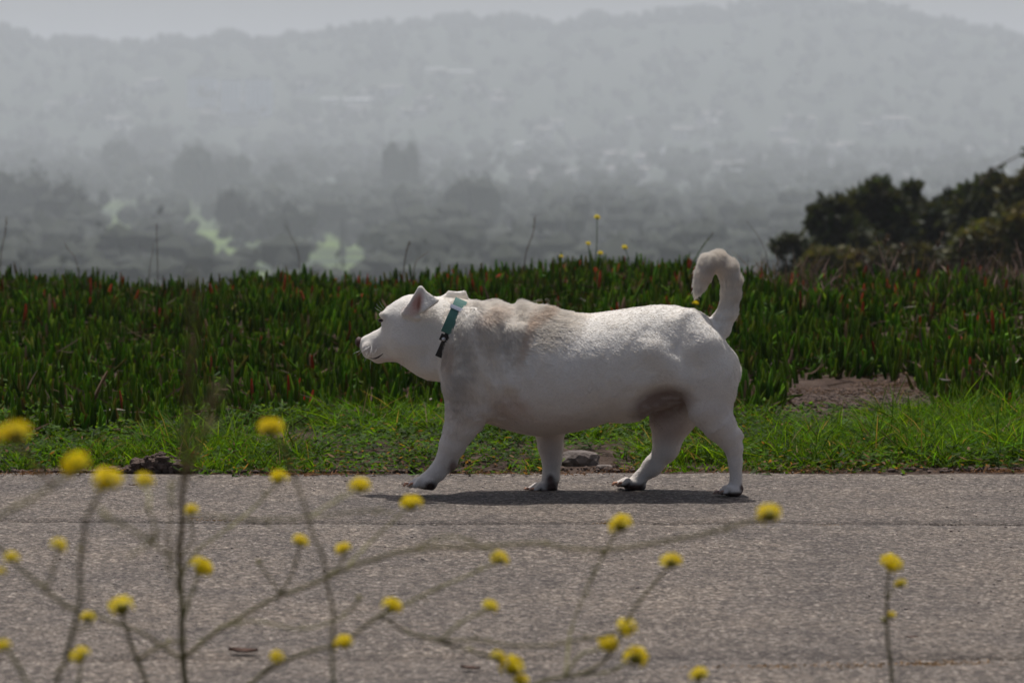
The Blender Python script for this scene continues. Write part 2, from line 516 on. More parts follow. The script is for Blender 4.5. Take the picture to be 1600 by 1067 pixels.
# fuller low down (pear section)
Yr = Yr / (1.0 - 0.10 * np.clip(Zr, -1, 1))
k0 = (np.abs(Zr) ** 2.15 + np.abs(Yr) ** 2.15) ** (1 / 2.15) + 1e-6
k1 = np.sqrt((Zr / A) ** 2 + (Yr / B) ** 2) + 1e-6
d = k0 * (k0 - 1) / k1
d = np.maximum(d, np.maximum(P3(664, 500, 0)[0] - x, x - P3(1155, 500, 0)[0]))
put(sl, d, 0.01)

# head: turned a little away, so the depth grows towards the nose
ell((650, 508, 2), (49, 49, 44), 18)                 # skull
ell((632, 501, 8), (35, 28, 36), 14, rot=-35)        # forehead
ell((643, 533, -4), (38, 33, 38), 14)                # cheek
cap((628, 530, 12), (578, 542, 33), 29, 16.5, 12, sy=0.95)   # muzzle
cap((606, 524, 20), (573, 536.5, 36), 16.5, 11, 8)       # bridge
ell((583, 546, 20), (19, 13, 12), 5, rot=8)          # near lip pad
ell((581, 545, 44), (18, 12, 12), 5, rot=8)
cap((620, 551, 12), (592, 556, 26), 14, 12, 6)
cap((592, 556, 26), (574, 553, 33), 11.5, 7.5, 5)      # lower jaw
ell((621, 497, 8), (24, 23, 32), 10)
ell((602, 492, -8), (7, 6, 9), 8, rot=20)          # brow, near
ell((598, 492, 30), (7, 6, 9), 6)
ell((657, 557, 5), (34, 27, 34), 20, rot=35)         # throat
ell((673, 570, 5), (22, 23, 38), 16, rot=40)         # dewlap
cap((597, 503, -22), (596, 503, -30), 5, 5, 4, sub=True)     # eye socket
# neck rolls and shoulder
ell((722, 540, -8), (38, 68, 62), 16, rot=-10)
ell((722, 492, -22), (17, 22, 34), 12, rot=-25)      # roll of skin behind the collar
cap((752, 520, -52), (728, 600, -56), 40, 36, 26)    # shoulder blade, near
cap((752, 520, 52), (745, 600, 56), 36, 30, 26)
cap((806, 520, -74), (796, 600, -88), 13, 10, 18)    # skin fold behind the shoulder
# near front leg, reaching forward
chain([(728, 590, -58, 38), (727, 640, -56, 29), (720, 668, -52, 24.5), (706, 697, -48, 19.5), (696, 720, -46, 14.5), (683, 738, -45, 13), (668, 749, -45, 12.5)], 10)
cap((752, 640, -54), (745, 663, -52), 20, 10, 12)    # elbow
ell((706, 726, -46), (8, 12, 8), 6, rot=35)          # carpal pad
# far front leg
chain([(845, 640, 50, 34), (859, 672, 48, 23), (860, 700, 47, 18.5), (862, 722, 46, 14), (861, 745, 46, 12.5), (858, 757, 46, 12)], 10)
# hind quarters
ell((1032, 632, -78), (42, 26, 34), 12, rot=-12, sub=True)   # groin hollow
ell((1104, 584, -48), (48, 74, 36), 7, rot=-12)      # near thigh
ell((1096, 578, 46), (50, 72, 37), 14)
ell((1119, 575, -18), (37, 40, 46), 14, rot=-20)
ell((1119, 575, 18), (36, 40, 46), 14, rot=-20)
cap((1080, 500, -40), (1098, 540, -58), 16, 22, 22)   # hip
chain([(1106, 606, -36, 40), (1110, 640, -46, 33), (1124, 664, -50, 26), (1138, 683, -49, 20), (1146, 700, -48, 14.5), (1149, 722, -48, 11), (1150, 752, -48, 11)], 7)
cap((1151, 676, -49), (1157, 681, -49), 8, 6, 5)     # hock point
chain([(1078, 610, 46, 44), (1050, 655, 46, 34), (1043, 685, 46, 22), (1040, 704, 46, 17.5), (1020, 728, 46, 14), (1000, 746, 46, 12.5)], 12)
cap((1046, 700, 46), (1051, 703, 46), 12, 9, 6)      # far hock
ell((980, 645, 0), (34, 17, 22), 8, rot=-6)          # sheath
cap((1066, 590, -58), (1020, 550, -62), 15, 14, 24)    # flank
# paws
def paw(px, py, d, lift, ln, tilt=0.0):
    """four toes; (px,py) = centre of the foot, toes pointing left; ln = toe reach"""
    out_ = []
    ell((px, py, d), (17, 11, 17), 8, rot=tilt)
    for i, (dd, fw) in enumerate(((-13, -2), (-4.5, 5), (4.5, 7), (13, 1))):
        tp = (px - ln - fw, py + 3 + lift * 1.0, d + dd)
        mid = (px - ln * 0.55 - fw * 0.6, py - 3 + lift * 0.5, d + dd * 0.85)
        cap((px - 2, py - 1, d + dd * 0.5), mid, 6.6, 6.3, 2.2)
        cap(mid, tp, 6.4, 5.6, 1.5)
        out_.append(tp)
    return out_
toes = []
toes += paw(664, 754, -45, 0, 17, 0)
toes += paw(853, 762, 46, 0, 18, 0)
toes += paw(990, 756, 46, -3, 17, -12)
toes += paw(1144, 766, -48, 0, 12, 0)
cap((676, 757, -45), (674, 759, -45), 7.5, 7.5, 4)
cap((863, 765, 46), (861, 765, 46), 7.5, 7, 4)
cap((1003, 759, 46), (999, 761, 46), 8, 8, 4)
cap((1154, 764, -48), (1152, 768, -48), 8, 7, 4)
# tail
TAIL = [(1104, 528, 0, 24), (1122, 512, 0, 20), (1137, 488, 0, 15.5), (1142, 462, 0, 14.5), (1143, 440, 0, 15), (1137, 421, 0, 16), (1123, 410, 0, 16.5), (1109, 413, -2, 15), (1101, 427, -3, 13), (1095, 441, -4, 9.5), (1091, 453, -5, 5.5), (1088, 462, -5, 2)]
chain(TAIL, 5)
# ears: near ear folded over, far ear lying back
tri((629, 490, -40), (657, 451, -48), (664, 488, -52), 2.6, 4)        # root sheet of the ear, facing the camera
tri((657, 452.5, -48), (684, 470, -52), (661, 486, -60), 3.2, 4)        # folded flap
tri((645, 470, -36), (657, 451, -48), (672, 468, -40), 4.0, 8)
cap((632, 492, -38), (656, 497, -46), 4, 4, 6)
tri((686, 469, 16), (702, 459, 24), (722, 460, 32), 3.6, 7)
tri((702, 459, 24), (722, 460, 32), (733, 472, 36), 3.4, 7)
tri((686, 469, 16), (722, 460, 32), (722, 476, 30), 3.4, 6)

# small folds and muscle unevenness
xx, yy, zz = np.meshgrid(gx, gy, gz, indexing='ij')
near_s = np.abs(F) < 0.02
pts = np.stack([xx[near_s], yy[near_s], zz[near_s]], 1)
_px = 800 + pts[:, 0] / S; _w = np.exp(-((_px - 770) / 60) ** 2) * (pts[:, 2] > 0.17)
fold = np.sin((_px + 0.55 * (pts[:, 2] - 0.3) / S * 1.0 + 14 * vnoise(pts, 14, 3)) / 34 * 6.283)
tl_ = 1 - ((_px > 1112) & (pts[:, 2] > 0.365)) * 0.85
F[near_s] += tl_ * 0.0026 * (vnoise(pts, 30.0, 2) - 0.5) + tl_ * 0.0016 * (vnoise(pts, 75.0, 5) - 0.5) + 0.0010 - 0.0022 * fold * _w
del xx, yy, zz

def sample(Pq):
    """trilinear SDF and its gradient"""
    q = (np.asarray(Pq) - o0) / h
    i = np.clip(np.floor(q).astype(int), 1, dim - 3); f = q - i
    def tl(G_):
        out_ = 0
        for dx in (0, 1):
            for dy in (0, 1):
                for dz in (0, 1):
                    w = (f[:, 0] if dx else 1 - f[:, 0]) * (f[:, 1] if dy else 1 - f[:, 1]) * (f[:, 2] if dz else 1 - f[:, 2])
                    out_ = out_ + w * G_(i[:, 0] + dx, i[:, 1] + dy, i[:, 2] + dz)
        return out_
    val = tl(lambda a, b_, c: F[a, b_, c])
    g = np.stack([tl(lambda a, b_, c: F[np.minimum(a + 1, dim[0] - 1), b_, c] - F[a - 1, b_, c]),
                  tl(lambda a, b_, c: F[a, np.minimum(b_ + 1, dim[1] - 1), c] - F[a, b_ - 1, c]),
                  tl(lambda a, b_, c: F[a, b_, np.minimum(c + 1, dim[2] - 1)] - F[a, b_, c - 1])], 1)
    return val, norm(g)
def surf(px, py):
    """first body surface point along the view ray through a photo pixel"""
    for Yq in np.arange(6.82, 7.15, 0.0012):
        p_ = at(px, py, Yq)
        v_, g_ = sample(np.array([list(p_)]))
        if v_[0] < 0: return np.array(p_), g_[0]
    return np.array(at(px, py, 6.95)), np.array([0, -1, 0])

def surface_nets():
    ins = F < 0
    c = [ins[i:dim[0] - 1 + i, j:dim[1] - 1 + j, k:dim[2] - 1 + k] for i in (0, 1) for j in (0, 1) for k in (0, 1)]
    s_ = sum(q.astype(np.int8) for q in c)
    act = (s_ > 0) & (s_ < 8)
    I = np.argwhere(act)
    vid = np.full(act.shape, -1, np.int32); vid[act] = np.arange(len(I))
    acc = np.zeros((len(I), 3)); cnt = np.zeros(len(I))
    corners = [(i, j, k) for i in (0, 1) for j in (0, 1) for k in (0, 1)]
    for a in corners:
        for ax in range(3):
            if a[ax]: continue
            b_ = list(a); b_[ax] = 1
            fa = F[I[:, 0] + a[0], I[:, 1] + a[1], I[:, 2] + a[2]]; fb = F[I[:, 0] + b_[0], I[:, 1] + b_[1], I[:, 2] + b_[2]]
            cr = (fa < 0) != (fb < 0)
            t = np.where(cr, fa / np.where(cr, fa - fb, 1), 0)
            pt = np.tile(np.array(a, float), (len(I), 1)); pt[:, ax] = t
            acc += pt * cr[:, None]; cnt += cr
    V = (I + acc / cnt[:, None]) * h + o0
    quads = []
    for ax in range(3):
        sh = [slice(None)] * 3; sh2 = [slice(None)] * 3
        sh[ax] = slice(0, -1); sh2[ax] = slice(1, None)
        e = ins[tuple(sh)] != ins[tuple(sh2)]
        E = np.argwhere(e)
        b1, b2 = (ax + 1) % 3, (ax + 2) % 3
        ok = (E[:, b1] > 0) & (E[:, b2] > 0) & (E[:, b1] < act.shape[b1]) & (E[:, b2] < act.shape[b2])
        E = E[ok]
        def cell(d1, d2):
            q = E.copy(); q[:, b1] += d1; q[:, b2] += d2
            return vid[q[:, 0], q[:, 1], q[:, 2]]
        Q = np.stack([cell(-1, -1), cell(0, -1), cell(0, 0), cell(-1, 0)], 1)
        flip = ~ins[E[:, 0], E[:, 1], E[:, 2]]
        Q[flip] = Q[flip][:, ::-1]
        quads.append(Q[(Q >= 0).all(1)])
    return V, np.concatenate(quads)
BV, BF = surface_nets()
# keep only the largest connected piece (drop stray islands)
lab = np.arange(len(BV))
for _ in range(400):
    mn = lab[BF].min(1)
    new = lab.copy()
    for q in range(4): np.minimum.at(new, BF[:, q], mn)
    new = new[new]
    if (new == lab).all(): break
    lab = new
main = np.bincount(lab).argmax()
keep = lab == main
BF = BF[keep[BF].all(1)]
re = np.cumsum(keep) - 1
BF = re[BF]; BV = BV[keep]
# light relaxation
for _ in range(2):
    acc = np.zeros_like(BV); cn = np.zeros(len(BV))
    for q in range(4):
        for r_ in (1, 3):
            np.add.at(acc, BF[:, q], BV[BF[:, (q + r_) % 4]]); np.add.at(cn, BF[:, q], 1)
    BV = BV * 0.5 + 0.5 * acc / cn[:, None]
BV[:, 2] = np.maximum(BV[:, 2], 0.0035)

def pxpy(Pq):
    x_, y_, z_ = Pq[:, 0], Pq[:, 1], Pq[:, 2]
    return proj(x_, y_, z_)
def blob(px, py, cx, cy, rx, ry, rot=0.0):
    ca, sa = math.cos(math.radians(rot)), math.sin(math.radians(rot))
    u = ((px - cx) * ca + (py - cy) * sa) / rx; v = (-(px - cx) * sa + (py - cy) * ca) / ry
    return np.clip(1.6 - 1.3 * np.sqrt(u * u + v * v), 0, 1)
def coat(Pq, nrm, under=False):
    """coat colours: white with cream, tan and bare pinkish-brown skin, plus painted shade in the groin"""
    px, py = pxpy(Pq)
    near_side = Pq[:, 1] < 7.03
    c = np.tile(np.array([0.77, 0.735, 0.68]), (len(Pq), 1))
    def mix(colr, w):
        nonlocal c
        c = c * (1 - w[:, None]) + np.array(colr) * w[:, None]
    n1 = vnoise(Pq, 22, 8); n2 = vnoise(Pq, 60, 9)
    mix((0.74, 0.68, 0.59), 0.3 * np.clip((n1 - 0.45) * 3, 0, 1))
    mix((0.62, 0.47, 0.35), 0.45 * blob(px, py, 846, 494, 30, 11, -38))
    mix((0.62, 0.47, 0.35), 0.42 * blob(px, py, 822, 525, 9, 48, 14))
    mix((0.62, 0.47, 0.35), 0.4 * blob(px, py, 768, 495, 30, 14, -25))
    mix((0.55, 0.43, 0.33), 0.5 * blob(px, py, 700, 560, 12, 30, 5))
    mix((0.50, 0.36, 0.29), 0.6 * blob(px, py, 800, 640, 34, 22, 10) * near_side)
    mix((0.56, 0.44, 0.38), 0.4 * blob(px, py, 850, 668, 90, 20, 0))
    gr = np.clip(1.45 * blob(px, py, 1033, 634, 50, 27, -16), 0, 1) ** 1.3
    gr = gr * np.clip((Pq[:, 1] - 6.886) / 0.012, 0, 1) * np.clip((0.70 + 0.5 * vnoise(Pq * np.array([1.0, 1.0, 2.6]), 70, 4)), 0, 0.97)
    mix((0.12, 0.07, 0.06), gr)  # sparse-haired groin skin, darkened further with painted shade of the recess
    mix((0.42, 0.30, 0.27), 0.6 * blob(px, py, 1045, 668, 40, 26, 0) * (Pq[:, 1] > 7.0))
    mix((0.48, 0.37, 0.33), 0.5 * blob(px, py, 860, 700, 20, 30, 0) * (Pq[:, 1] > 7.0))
    mix((0.72, 0.62, 0.53), 0.6 * blob(px, py, 1118, 430, 26, 20, 0))
    mix((0.40, 0.34, 0.31), 0.35 * blob(px, py, 577, 545, 18, 12, 0))
    mix((0.58, 0.47, 0.42), 0.5 * blob(px, py, 605, 566, 30, 9, 0))
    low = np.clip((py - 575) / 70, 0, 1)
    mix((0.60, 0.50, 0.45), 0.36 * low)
    # pads under the feet
    bottom = np.clip(-nrm[:, 2] * 1.6 - 0.1, 0, 1)
    mix((0.05, 0.03, 0.027), np.clip(bottom * 1.3, 0, 1) * (py > 750) * (Pq[:, 2] < 0.022))
    mix((0.06, 0.035, 0.03), blob(px, py, 673, 760, 12, 9) * (Pq[:, 2] < 0.04))
    mix((0.06, 0.035, 0.03), blob(px, py, 862, 762, 12, 16) * (Pq[:, 2] < 0.04))
    mix((0.06, 0.035, 0.03), blob(px, py, 990, 763, 22, 9) * (Pq[:, 2] < 0.045))
    mix((0.28, 0.2, 0.17), blob(px, py, 708, 730, 8, 12) * near_side)
    mix((0.14, 0.09, 0.08), blob(px, py, 860, 748, 6, 8))
    mix((0.10, 0.06, 0.05), blob(px, py, 1160, 762, 5, 7))
    # inside of the ear
    mix((0.50, 0.26, 0.22), 0.9 * blob(px, py, 651, 474, 9, 20, 22) * (Pq[:, 1] < 6.96))
    mix((0.30, 0.14, 0.11), 0.9 * blob(px, py, 654.5, 474, 3.2, 15, 8) * (Pq[:, 1] < 6.96))
    mix((0.62, 0.46, 0.42), 0.5 * blob(px, py, 640, 486, 12, 10, 0) * (Pq[:, 1] < 6.96))
    return c
_, BN = sample(BV)
bm_, bnt, bp, bout = new_mat('dog_skin_and_short_coat')
at_ = N(bnt, 'ShaderNodeAttribute', attribute_name='col')
tcn = N(bnt, 'ShaderNodeNewGeometry')
nzn = N(bnt, 'ShaderNodeTexNoise', Scale=260.0, Detail=4.0)
bnt.links.new(tcn.outputs['Position'], nzn.inputs['Vector'])
mxn = N(bnt, 'ShaderNodeMix', data_type='RGBA', blend_type='MULTIPLY'); mxn.inputs[0].default_value = 0.2
rr = ramp(bnt, nzn.outputs['Fac'], [(0.3, (0.6, 0.6, 0.6)), (0.7, (1.1, 1.1, 1.1))])
bnt.links.new(at_.outputs['Color'], mxn.inputs[6]); bnt.links.new(rr.outputs[0], mxn.inputs[7])
bnt.links.new(mxn.outputs[2], bp.inputs['Base Color'])
bp.inputs['Roughness'].default_value = 0.75
bp.inputs['Specular IOR Level'].default_value = 0.2
bbp = N(bnt, 'ShaderNodeBump', Distance=0.0015)
bnt.links.new(nzn.outputs['Fac'], bbp.inputs['Height']); bnt.links.new(bbp.outputs[0], bp.inputs['Normal'])
DOG_AT = np.array([at(870, 775, 7.0).x, 7.0, 0.002])
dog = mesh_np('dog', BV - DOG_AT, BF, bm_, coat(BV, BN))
dog.location = DOG_AT
tag(dog, 'stout white short haired dog with curled tail walking left on the asphalt', 'dog')
def dog_part(name, V, Fc, mat, cols=None, smooth=True, parent=None):
    o = mesh_np(name, np.asarray(V) - DOG_AT, Fc, mat, cols, smooth)
    o.parent = parent or dog
    return o

# ---- fur
quadA = BV[BF[:, 0]]; e1 = BV[BF[:, 1]] - quadA; e2 = BV[BF[:, 3]] - quadA
area = np.linalg.norm(np.cross(e1, e2), axis=1)
NF = 300000
pick = rng.choice(len(BF), NF, p=area / area.sum())
r1, r2 = rng.random((NF, 1)), rng.random((NF, 1))
root = quadA[pick] + e1[pick] * r1 + e2[pick] * r2
_, fn = sample(root)
px, py = pxpy(root)
TP = np.array([P3(*q[:3]) for q in TAIL])
flow = np.tile(np.array([0.95, 0.0, -0.35]), (NF, 1))
dn = np.linalg.norm(root[:, None, :] - TP[None, 1:, :], axis=2)
near_t = dn.min(1) < 0.045
ti = np.clip(dn.argmin(1) + 1, 1, len(TP) - 2)
tdir = norm(TP[ti + 1] - TP[ti - 1])
is_tail = near_t & (py < 525) & (px > 1075)
legs = (py + 30 * (vnoise(root, 40, 77) - 0.5) > 672)
head = (px < 690) & (py < 590)
thigh = (px > 1070) & (py > 560)
flow[thigh] = (0.25, 0, -1)
flow[legs] = (0.25, 0, -1.0)
nose = P3(566, 536, 38)
flow[head] = norm(root[head] - nose) + np.array([0, 0, -0.15])
shoulder = (px > 690) & (px < 800) & (py > 480) & ~legs
flow[shoulder] = (0.45, 0, -0.9)
wt = (np.clip((520 - py) / 45, 0, 1) * is_tail)[:, None]
flow = norm(flow) * (1 - wt) + tdir * wt
sw = vnoise(root, 14, 11) - 0.5; sw2 = vnoise(root, 14, 13) - 0.5; sw3 = vnoise(root, 45, 14) - 0.5
flow = norm(flow) + np.stack([0.35 * sw2, 0.25 * sw3, 0.5 * sw], 1) * (1 - 0.7 * wt)
flow = flow - fn * (flow * fn).sum(1, keepdims=True)
flow = norm(flow)
ln = np.full(NF, 0.0062)
ln[head] = 0.004; ln[legs] = 0.004; ln[is_tail] = 0.006 + 0.0075 * np.clip((512 - py[is_tail]) / 60, 0, 1)
muz = blob(px, py, 590, 535, 40, 34) > 0.2; ln[muz] = 0.003
ruff = np.maximum(blob(px, py, 850, 485, 60, 60), np.maximum(blob(px, py, 790, 500, 60, 70), blob(px, py, 715, 560, 30, 90)))
tuft = np.maximum(blob(px, py, 852, 482, 14, 12), np.maximum(blob(px, py, 745, 474, 20, 8), blob(px, py, 812, 476, 14, 9)))
ln = ln + 0.006 * ruff * (~head) + 0.004 * tuft
lift = np.full(NF, 0.10) + 0.26 * ruff + 0.35 * tuft
lift = np.where(is_tail, 0.10 + 0.24 * wt[:, 0], lift); lift[head] = 0.14
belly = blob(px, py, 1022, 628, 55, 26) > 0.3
ln = ln * rng.uniform(0.6, 1.25, NF)
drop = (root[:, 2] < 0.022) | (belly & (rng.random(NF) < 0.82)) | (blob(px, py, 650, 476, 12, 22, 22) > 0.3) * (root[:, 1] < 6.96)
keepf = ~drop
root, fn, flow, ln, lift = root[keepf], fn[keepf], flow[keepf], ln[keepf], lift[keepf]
nf = len(root)
jit = rng.normal(size=(nf, 3)) * 0.09
d0 = norm(flow + fn * (lift + 0.25)[:, None] + jit)
d1 = norm(flow + fn * (lift - 0.12)[:, None] + jit * 1.4)
K = 4
pt = np.zeros((nf, K, 3), np.float32)
pt[:, 0] = root - fn * 0.0008
for q in range(1, K):
    w = q / (K - 1)
    pt[:, q] = pt[:, q - 1] + (d0 * (1 - w) + d1 * w) * (ln / (K - 1))[:, None]
hc = bpy.data.hair_curves.new('fur')
hc.add_curves([K] * nf)
hc.points.foreach_set('position', (pt - DOG_AT).astype(np.float32).ravel())
ra = hc.attributes.get('radius') or hc.attributes.new('radius', 'FLOAT', 'POINT')
rad = np.tile(np.array([0.00048, 0.00042, 0.00028, 0.00005], np.float32), nf)
ra.data.foreach_set('value', rad)
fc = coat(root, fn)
streak = vnoise(root * np.array([0.3, 1.0, 1.5]), 90, 91); streak2 = vnoise(root * np.array([0.35, 1.0, 1.2]), 40, 92)
var = rng.uniform(0.94, 1.06, (nf, 1)) * (0.80 + 0.22 * streak[:, None] + 0.16 * streak2[:, None])
fc = np.clip(fc * var, 0, 0.93)
ca_ = hc.attributes.new('col', 'FLOAT_COLOR', 'POINT')
cc = np.ones((nf, K, 4), np.float32); cc[:, :, :3] = fc[:, None, :]
ca_.data.foreach_set('color', cc.ravel())
fm = leaf_mat('white_fur', trans=0.22, rough=0.55, spec=0.25, tint=(1.05, 1.0, 0.95))
hc.materials.append(fm)
fur = bpy.data.objects.new('fur', hc)
link(fur, dog)
fur['kind'] = 'stuff'
fur['label'] = 'short white coat with cream and tan patches, ruffled at the neck and withers'

# ---- eye, nose, lip line, claws, whiskers
def sphere_v(c, r, basis=None):
    v, f = ICO3
    q = v * np.array(r)
    return q + np.array(c), f
eye_m, nt, p, _ = new_mat('dark_wet_eye'); p.inputs['Base Color'].default_value = (0.012, 0.008, 0.006, 1); p.inputs['Roughness'].default_value = 0.06
lid_m = noise_mat('dark_eyelid', (0.10, 0.07, 0.06), (0.2, 0.15, 0.13), 300)
for (ex, ey) in ((594.5, 500.5),):
    c, g = surf(ex, ey)
    V, f = sphere_v(c - g * 0.0028, (0.0046, 0.0046, 0.0034)); eo = dog_part('eye', V, f, eye_m)
    ring = []
    side = norm(np.cross(g, [0, 0, 1.0])); upv = np.cross(side, g)
    for t in np.linspace(0, 2 * math.pi, 15): ring.append(c + g * 0.0015 + side * 0.0052 * math.cos(t) + upv * 0.0034 * math.sin(t))
    V, f = tube(ring, [0.0011] * 15, 6); dog_part('eyelid', V, f, lid_m)
nose_m = noise_mat('brown_nose_leather', (0.035, 0.016, 0.015), (0.12, 0.05, 0.042), 350, rough=0.4, bump=0.001, bscale=900)
V1, f1 = sphere_v(P3(561.0, 535.5, 38), (0.0088, 0.0125, 0.0128))
nose_c = P3(561.0, 535.5, 38)
qn = (V1 - nose_c)
V1 = nose_c + qn * (1 - 0.25 * np.clip(-qn[:, 2:3] / 0.0115, 0, 1))
# nostril dents
for dd in (-1, 1):
    nc_ = nose_c + np.array([-0.0065, dd * 0.006, 0.0005])
    dist = np.linalg.norm(V1 - nc_, axis=1)
    V1 = V1 + np.array([0.004, 0, 0.001]) * np.clip(1 - dist / 0.0045, 0, 1)[:, None]
dog_part('nose', V1, f1, nose_m)
lip_m = noise_mat('dark_lip', (0.015, 0.01, 0.01), (0.04, 0.025, 0.022), 300, rough=0.5)
lp = []
for (lx, ly) in ((572, 556), (576, 558.5), (581, 560), (586, 560), (591, 558), (596, 554.5), (600, 551.5)):
    c, g = surf(lx, ly); lp.append(c - g * 0.0004)
V, f = tube(lp, [0.0005, 0.0009, 0.0014, 0.002, 0.0022, 0.0018, 0.0006], 6); dog_part('lip', V, f, lip_m)
claw_m = noise_mat('pinkish_orange_claw', (0.55, 0.24, 0.13), (0.66, 0.36, 0.24), 200, rough=0.35)
claw_d = noise_mat('pale_claw', (0.35, 0.22, 0.17), (0.45, 0.30, 0.24), 200, rough=0.35)
for i, tpt in enumerate(toes):
    a = P3(*tpt)
    pts_ = [a + np.array([-0.004, 0, 0.002]), a + np.array([-0.0095, 0, 0.0025]), a + np.array([-0.013, 0, -0.0015]), a + np.array([-0.0145, 0, -0.004])]
    V, f = tube(pts_, [0.003, 0.0028, 0.0019, 0.0005], 7)
    V[:, 2] = np.maximum(V[:, 2], 0.004)
    dog_part('claw', V, f, claw_m if i < 12 else claw_d)
whisk = noise_mat('white_whisker', (0.8, 0.78, 0.75), (0.85, 0.82, 0.8), 50)
for i in range(14):
    wx, wy = random.uniform(570, 592), random.uniform(540, 553)
    c, g = surf(wx, wy)
    L_ = random.uniform(0.012, 0.028)
    dv = norm(np.array([random.uniform(-0.9, 0.3), -0.5, random.uniform(-0.9, -0.1)])) 
    pts_ = [c, c + dv * L_ * 0.5, c + dv * L_ + np.array([0, 0, -0.3]) * L_ * 0.4]
    V, f = tube(pts_, [0.00028, 0.0002, 0.00008], 4); dog_part('whisker', V, f, whisk)
for (wx, wy, dx, dz) in ((597, 484, -0.8, 0.7), (600, 482, -0.7, 0.9), (596, 487, -0.9, 0.5), (634, 562, 0.0, -1), (628, 562, -0.2, -1), (580, 562, -0.2, -1), (562, 548, -0.9, -0.4)):
    c, g = surf(wx, wy)
    dv = norm(np.array([dx, -0.2, dz]))
    V, f = tube([c, c + dv * 0.012, c + dv * 0.021 + np.array([0.003, 0, 0])], [0.00028, 0.0002, 0.00008], 4); dog_part('whisker', V, f, whisk)

# ---- collar
web_m, nt, p, _ = new_mat('green_webbing')
tcw = N(nt, 'ShaderNodeTexCoord'); wv = N(nt, 'ShaderNodeTexWave', Scale=260.0); wv.bands_direction = 'DIAGONAL'
nt.links.new(tcw.outputs['Object'], wv.inputs['Vector'])
rw = ramp(nt, wv.outputs['Fac'], [(0.2, (0.045, 0.145, 0.12)), (0.8, (0.07, 0.20, 0.165))]); nt.links.new(rw.outputs[0], p.inputs['Base Color'])
p.inputs['Roughness'].default_value = 0.6
blk_m = noise_mat('black_strap', (0.012, 0.012, 0.013), (0.03, 0.03, 0.032), 200, rough=0.45)
met_m, nt, p, _ = new_mat('steel'); p.inputs['Metallic'].default_value = 1.0; p.inputs['Base Color'].default_value = (0.62, 0.63, 0.66, 1); p.inputs['Roughness'].default_value = 0.28
# ring plane: through the top point, the lower front point, roughly square to the neck
ctr = P3(697, 524, 4)
ax_t = norm(P3(722, 474, 4) - P3(679, 572, 4))           # 'up' in the ring plane
ax_n = np.array([0.0, 1.0, 0.0])                          # across
ax_f = norm(np.cross(ax_n, ax_t))                         # along the neck
if ax_f[0] < 0: ax_f = -ax_f
NR = 96
ringp, ringn = [], []
for t in np.linspace(0, 2 * math.pi, NR, endpoint=False):
    dv = ax_t * math.cos(t) - ax_n * math.sin(t)          # t=0 top, pi/2 = near side
    rs_ = np.arange(0.02, 0.13, 0.0008)
    Q = ctr + dv * rs_[:, None]
    v_, _g = sample(Q)
    outi = np.argmax(v_ > 0)
    ringp.append(rs_[outi] if v_.max() > 0 else 0.08); ringn.append(dv)
rr_ = np.array(ringp); rr_ = np.clip(rr_, 0, 0.098)
for _ in range(3): rr_ = (np.roll(rr_, 1) + rr_ * 2 + np.roll(rr_, -1)) / 4
ringn = np.array(ringn)
def band(t0, t1, w, off, th, shift=0.0, n=40):
    """a strap following the ring between angles (deg)"""
    V = []; cl = abs(t1 - t0) >= 359
    ts = np.radians(np.linspace(t0, t1, n, endpoint=not cl))
    for t in ts:
        q = (t % (2 * math.pi)) / (2 * math.pi) * NR; i0 = int(q) % NR; f_ = q - int(q)
        r_ = rr_[i0] * (1 - f_) + rr_[(i0 + 1) % NR] * f_
        dv = ax_t * math.cos(t) - ax_n * math.sin(t)
        c = ctr + ax_f * shift
        for (s_, o_) in ((-1, 0), (1, 0), (1, 1), (-1, 1)):
            V.append(c + dv * (r_ + off + th * o_) + ax_f * (w / 2 * s_))
    V = np.array(V); idx = np.arange(len(ts) * 4).reshape(len(ts), 4)
    Fq = []
    nx_ = np.roll(idx, -1, axis=0)
    rngi = range(len(ts)) if cl else range(len(ts) - 1)
    for i in rngi:
        for q in range(4):
            Fq.append([idx[i, q], nx_[i, q], nx_[i, (q + 1) % 4], idx[i, (q + 1) % 4]])
    if not cl: Fq += [list(idx[0]), list(idx[-1][::-1])]
    return V, np.array(Fq)
V, f = band(42, 120, 0.021, 0.0062, 0.0022, 0.006, 50)
collar = dog_part('collar', V, f, blk_m, smooth=False)
collar['label'] = 'dog collar with green webbing over a black strap'
def cpart(name, V, f, mt, smooth=False): return dog_part(name, V, f, mt, None, smooth, collar)
V, f = band(36, 84, 0.027, 0.0088, 0.0022, -0.001, 30); cpart('webbing', V, f, web_m)
V, f = band(50, 55, 0.033, 0.0112, 0.0026, -0.001, 5); cpart('slider', V, f, met_m)
V, f = band(86, 95, 0.024, 0.0088, 0.004, 0.001, 6); cpart('buckle', V, f, blk_m)
for (td, sh) in ((72, 0.012), (92, -0.002)):
    t = math.radians(td); i0 = int(td / 360 * NR)
    c = ctr + ax_f * sh + (ax_t * math.cos(t) - ax_n * math.sin(t)) * (rr_[i0] + 0.0135)
    V, f = sphere_v(c, (0.0042,) * 3 if td == 92 else (0.003,) * 3); cpart('rivet', V, f, met_m, True)

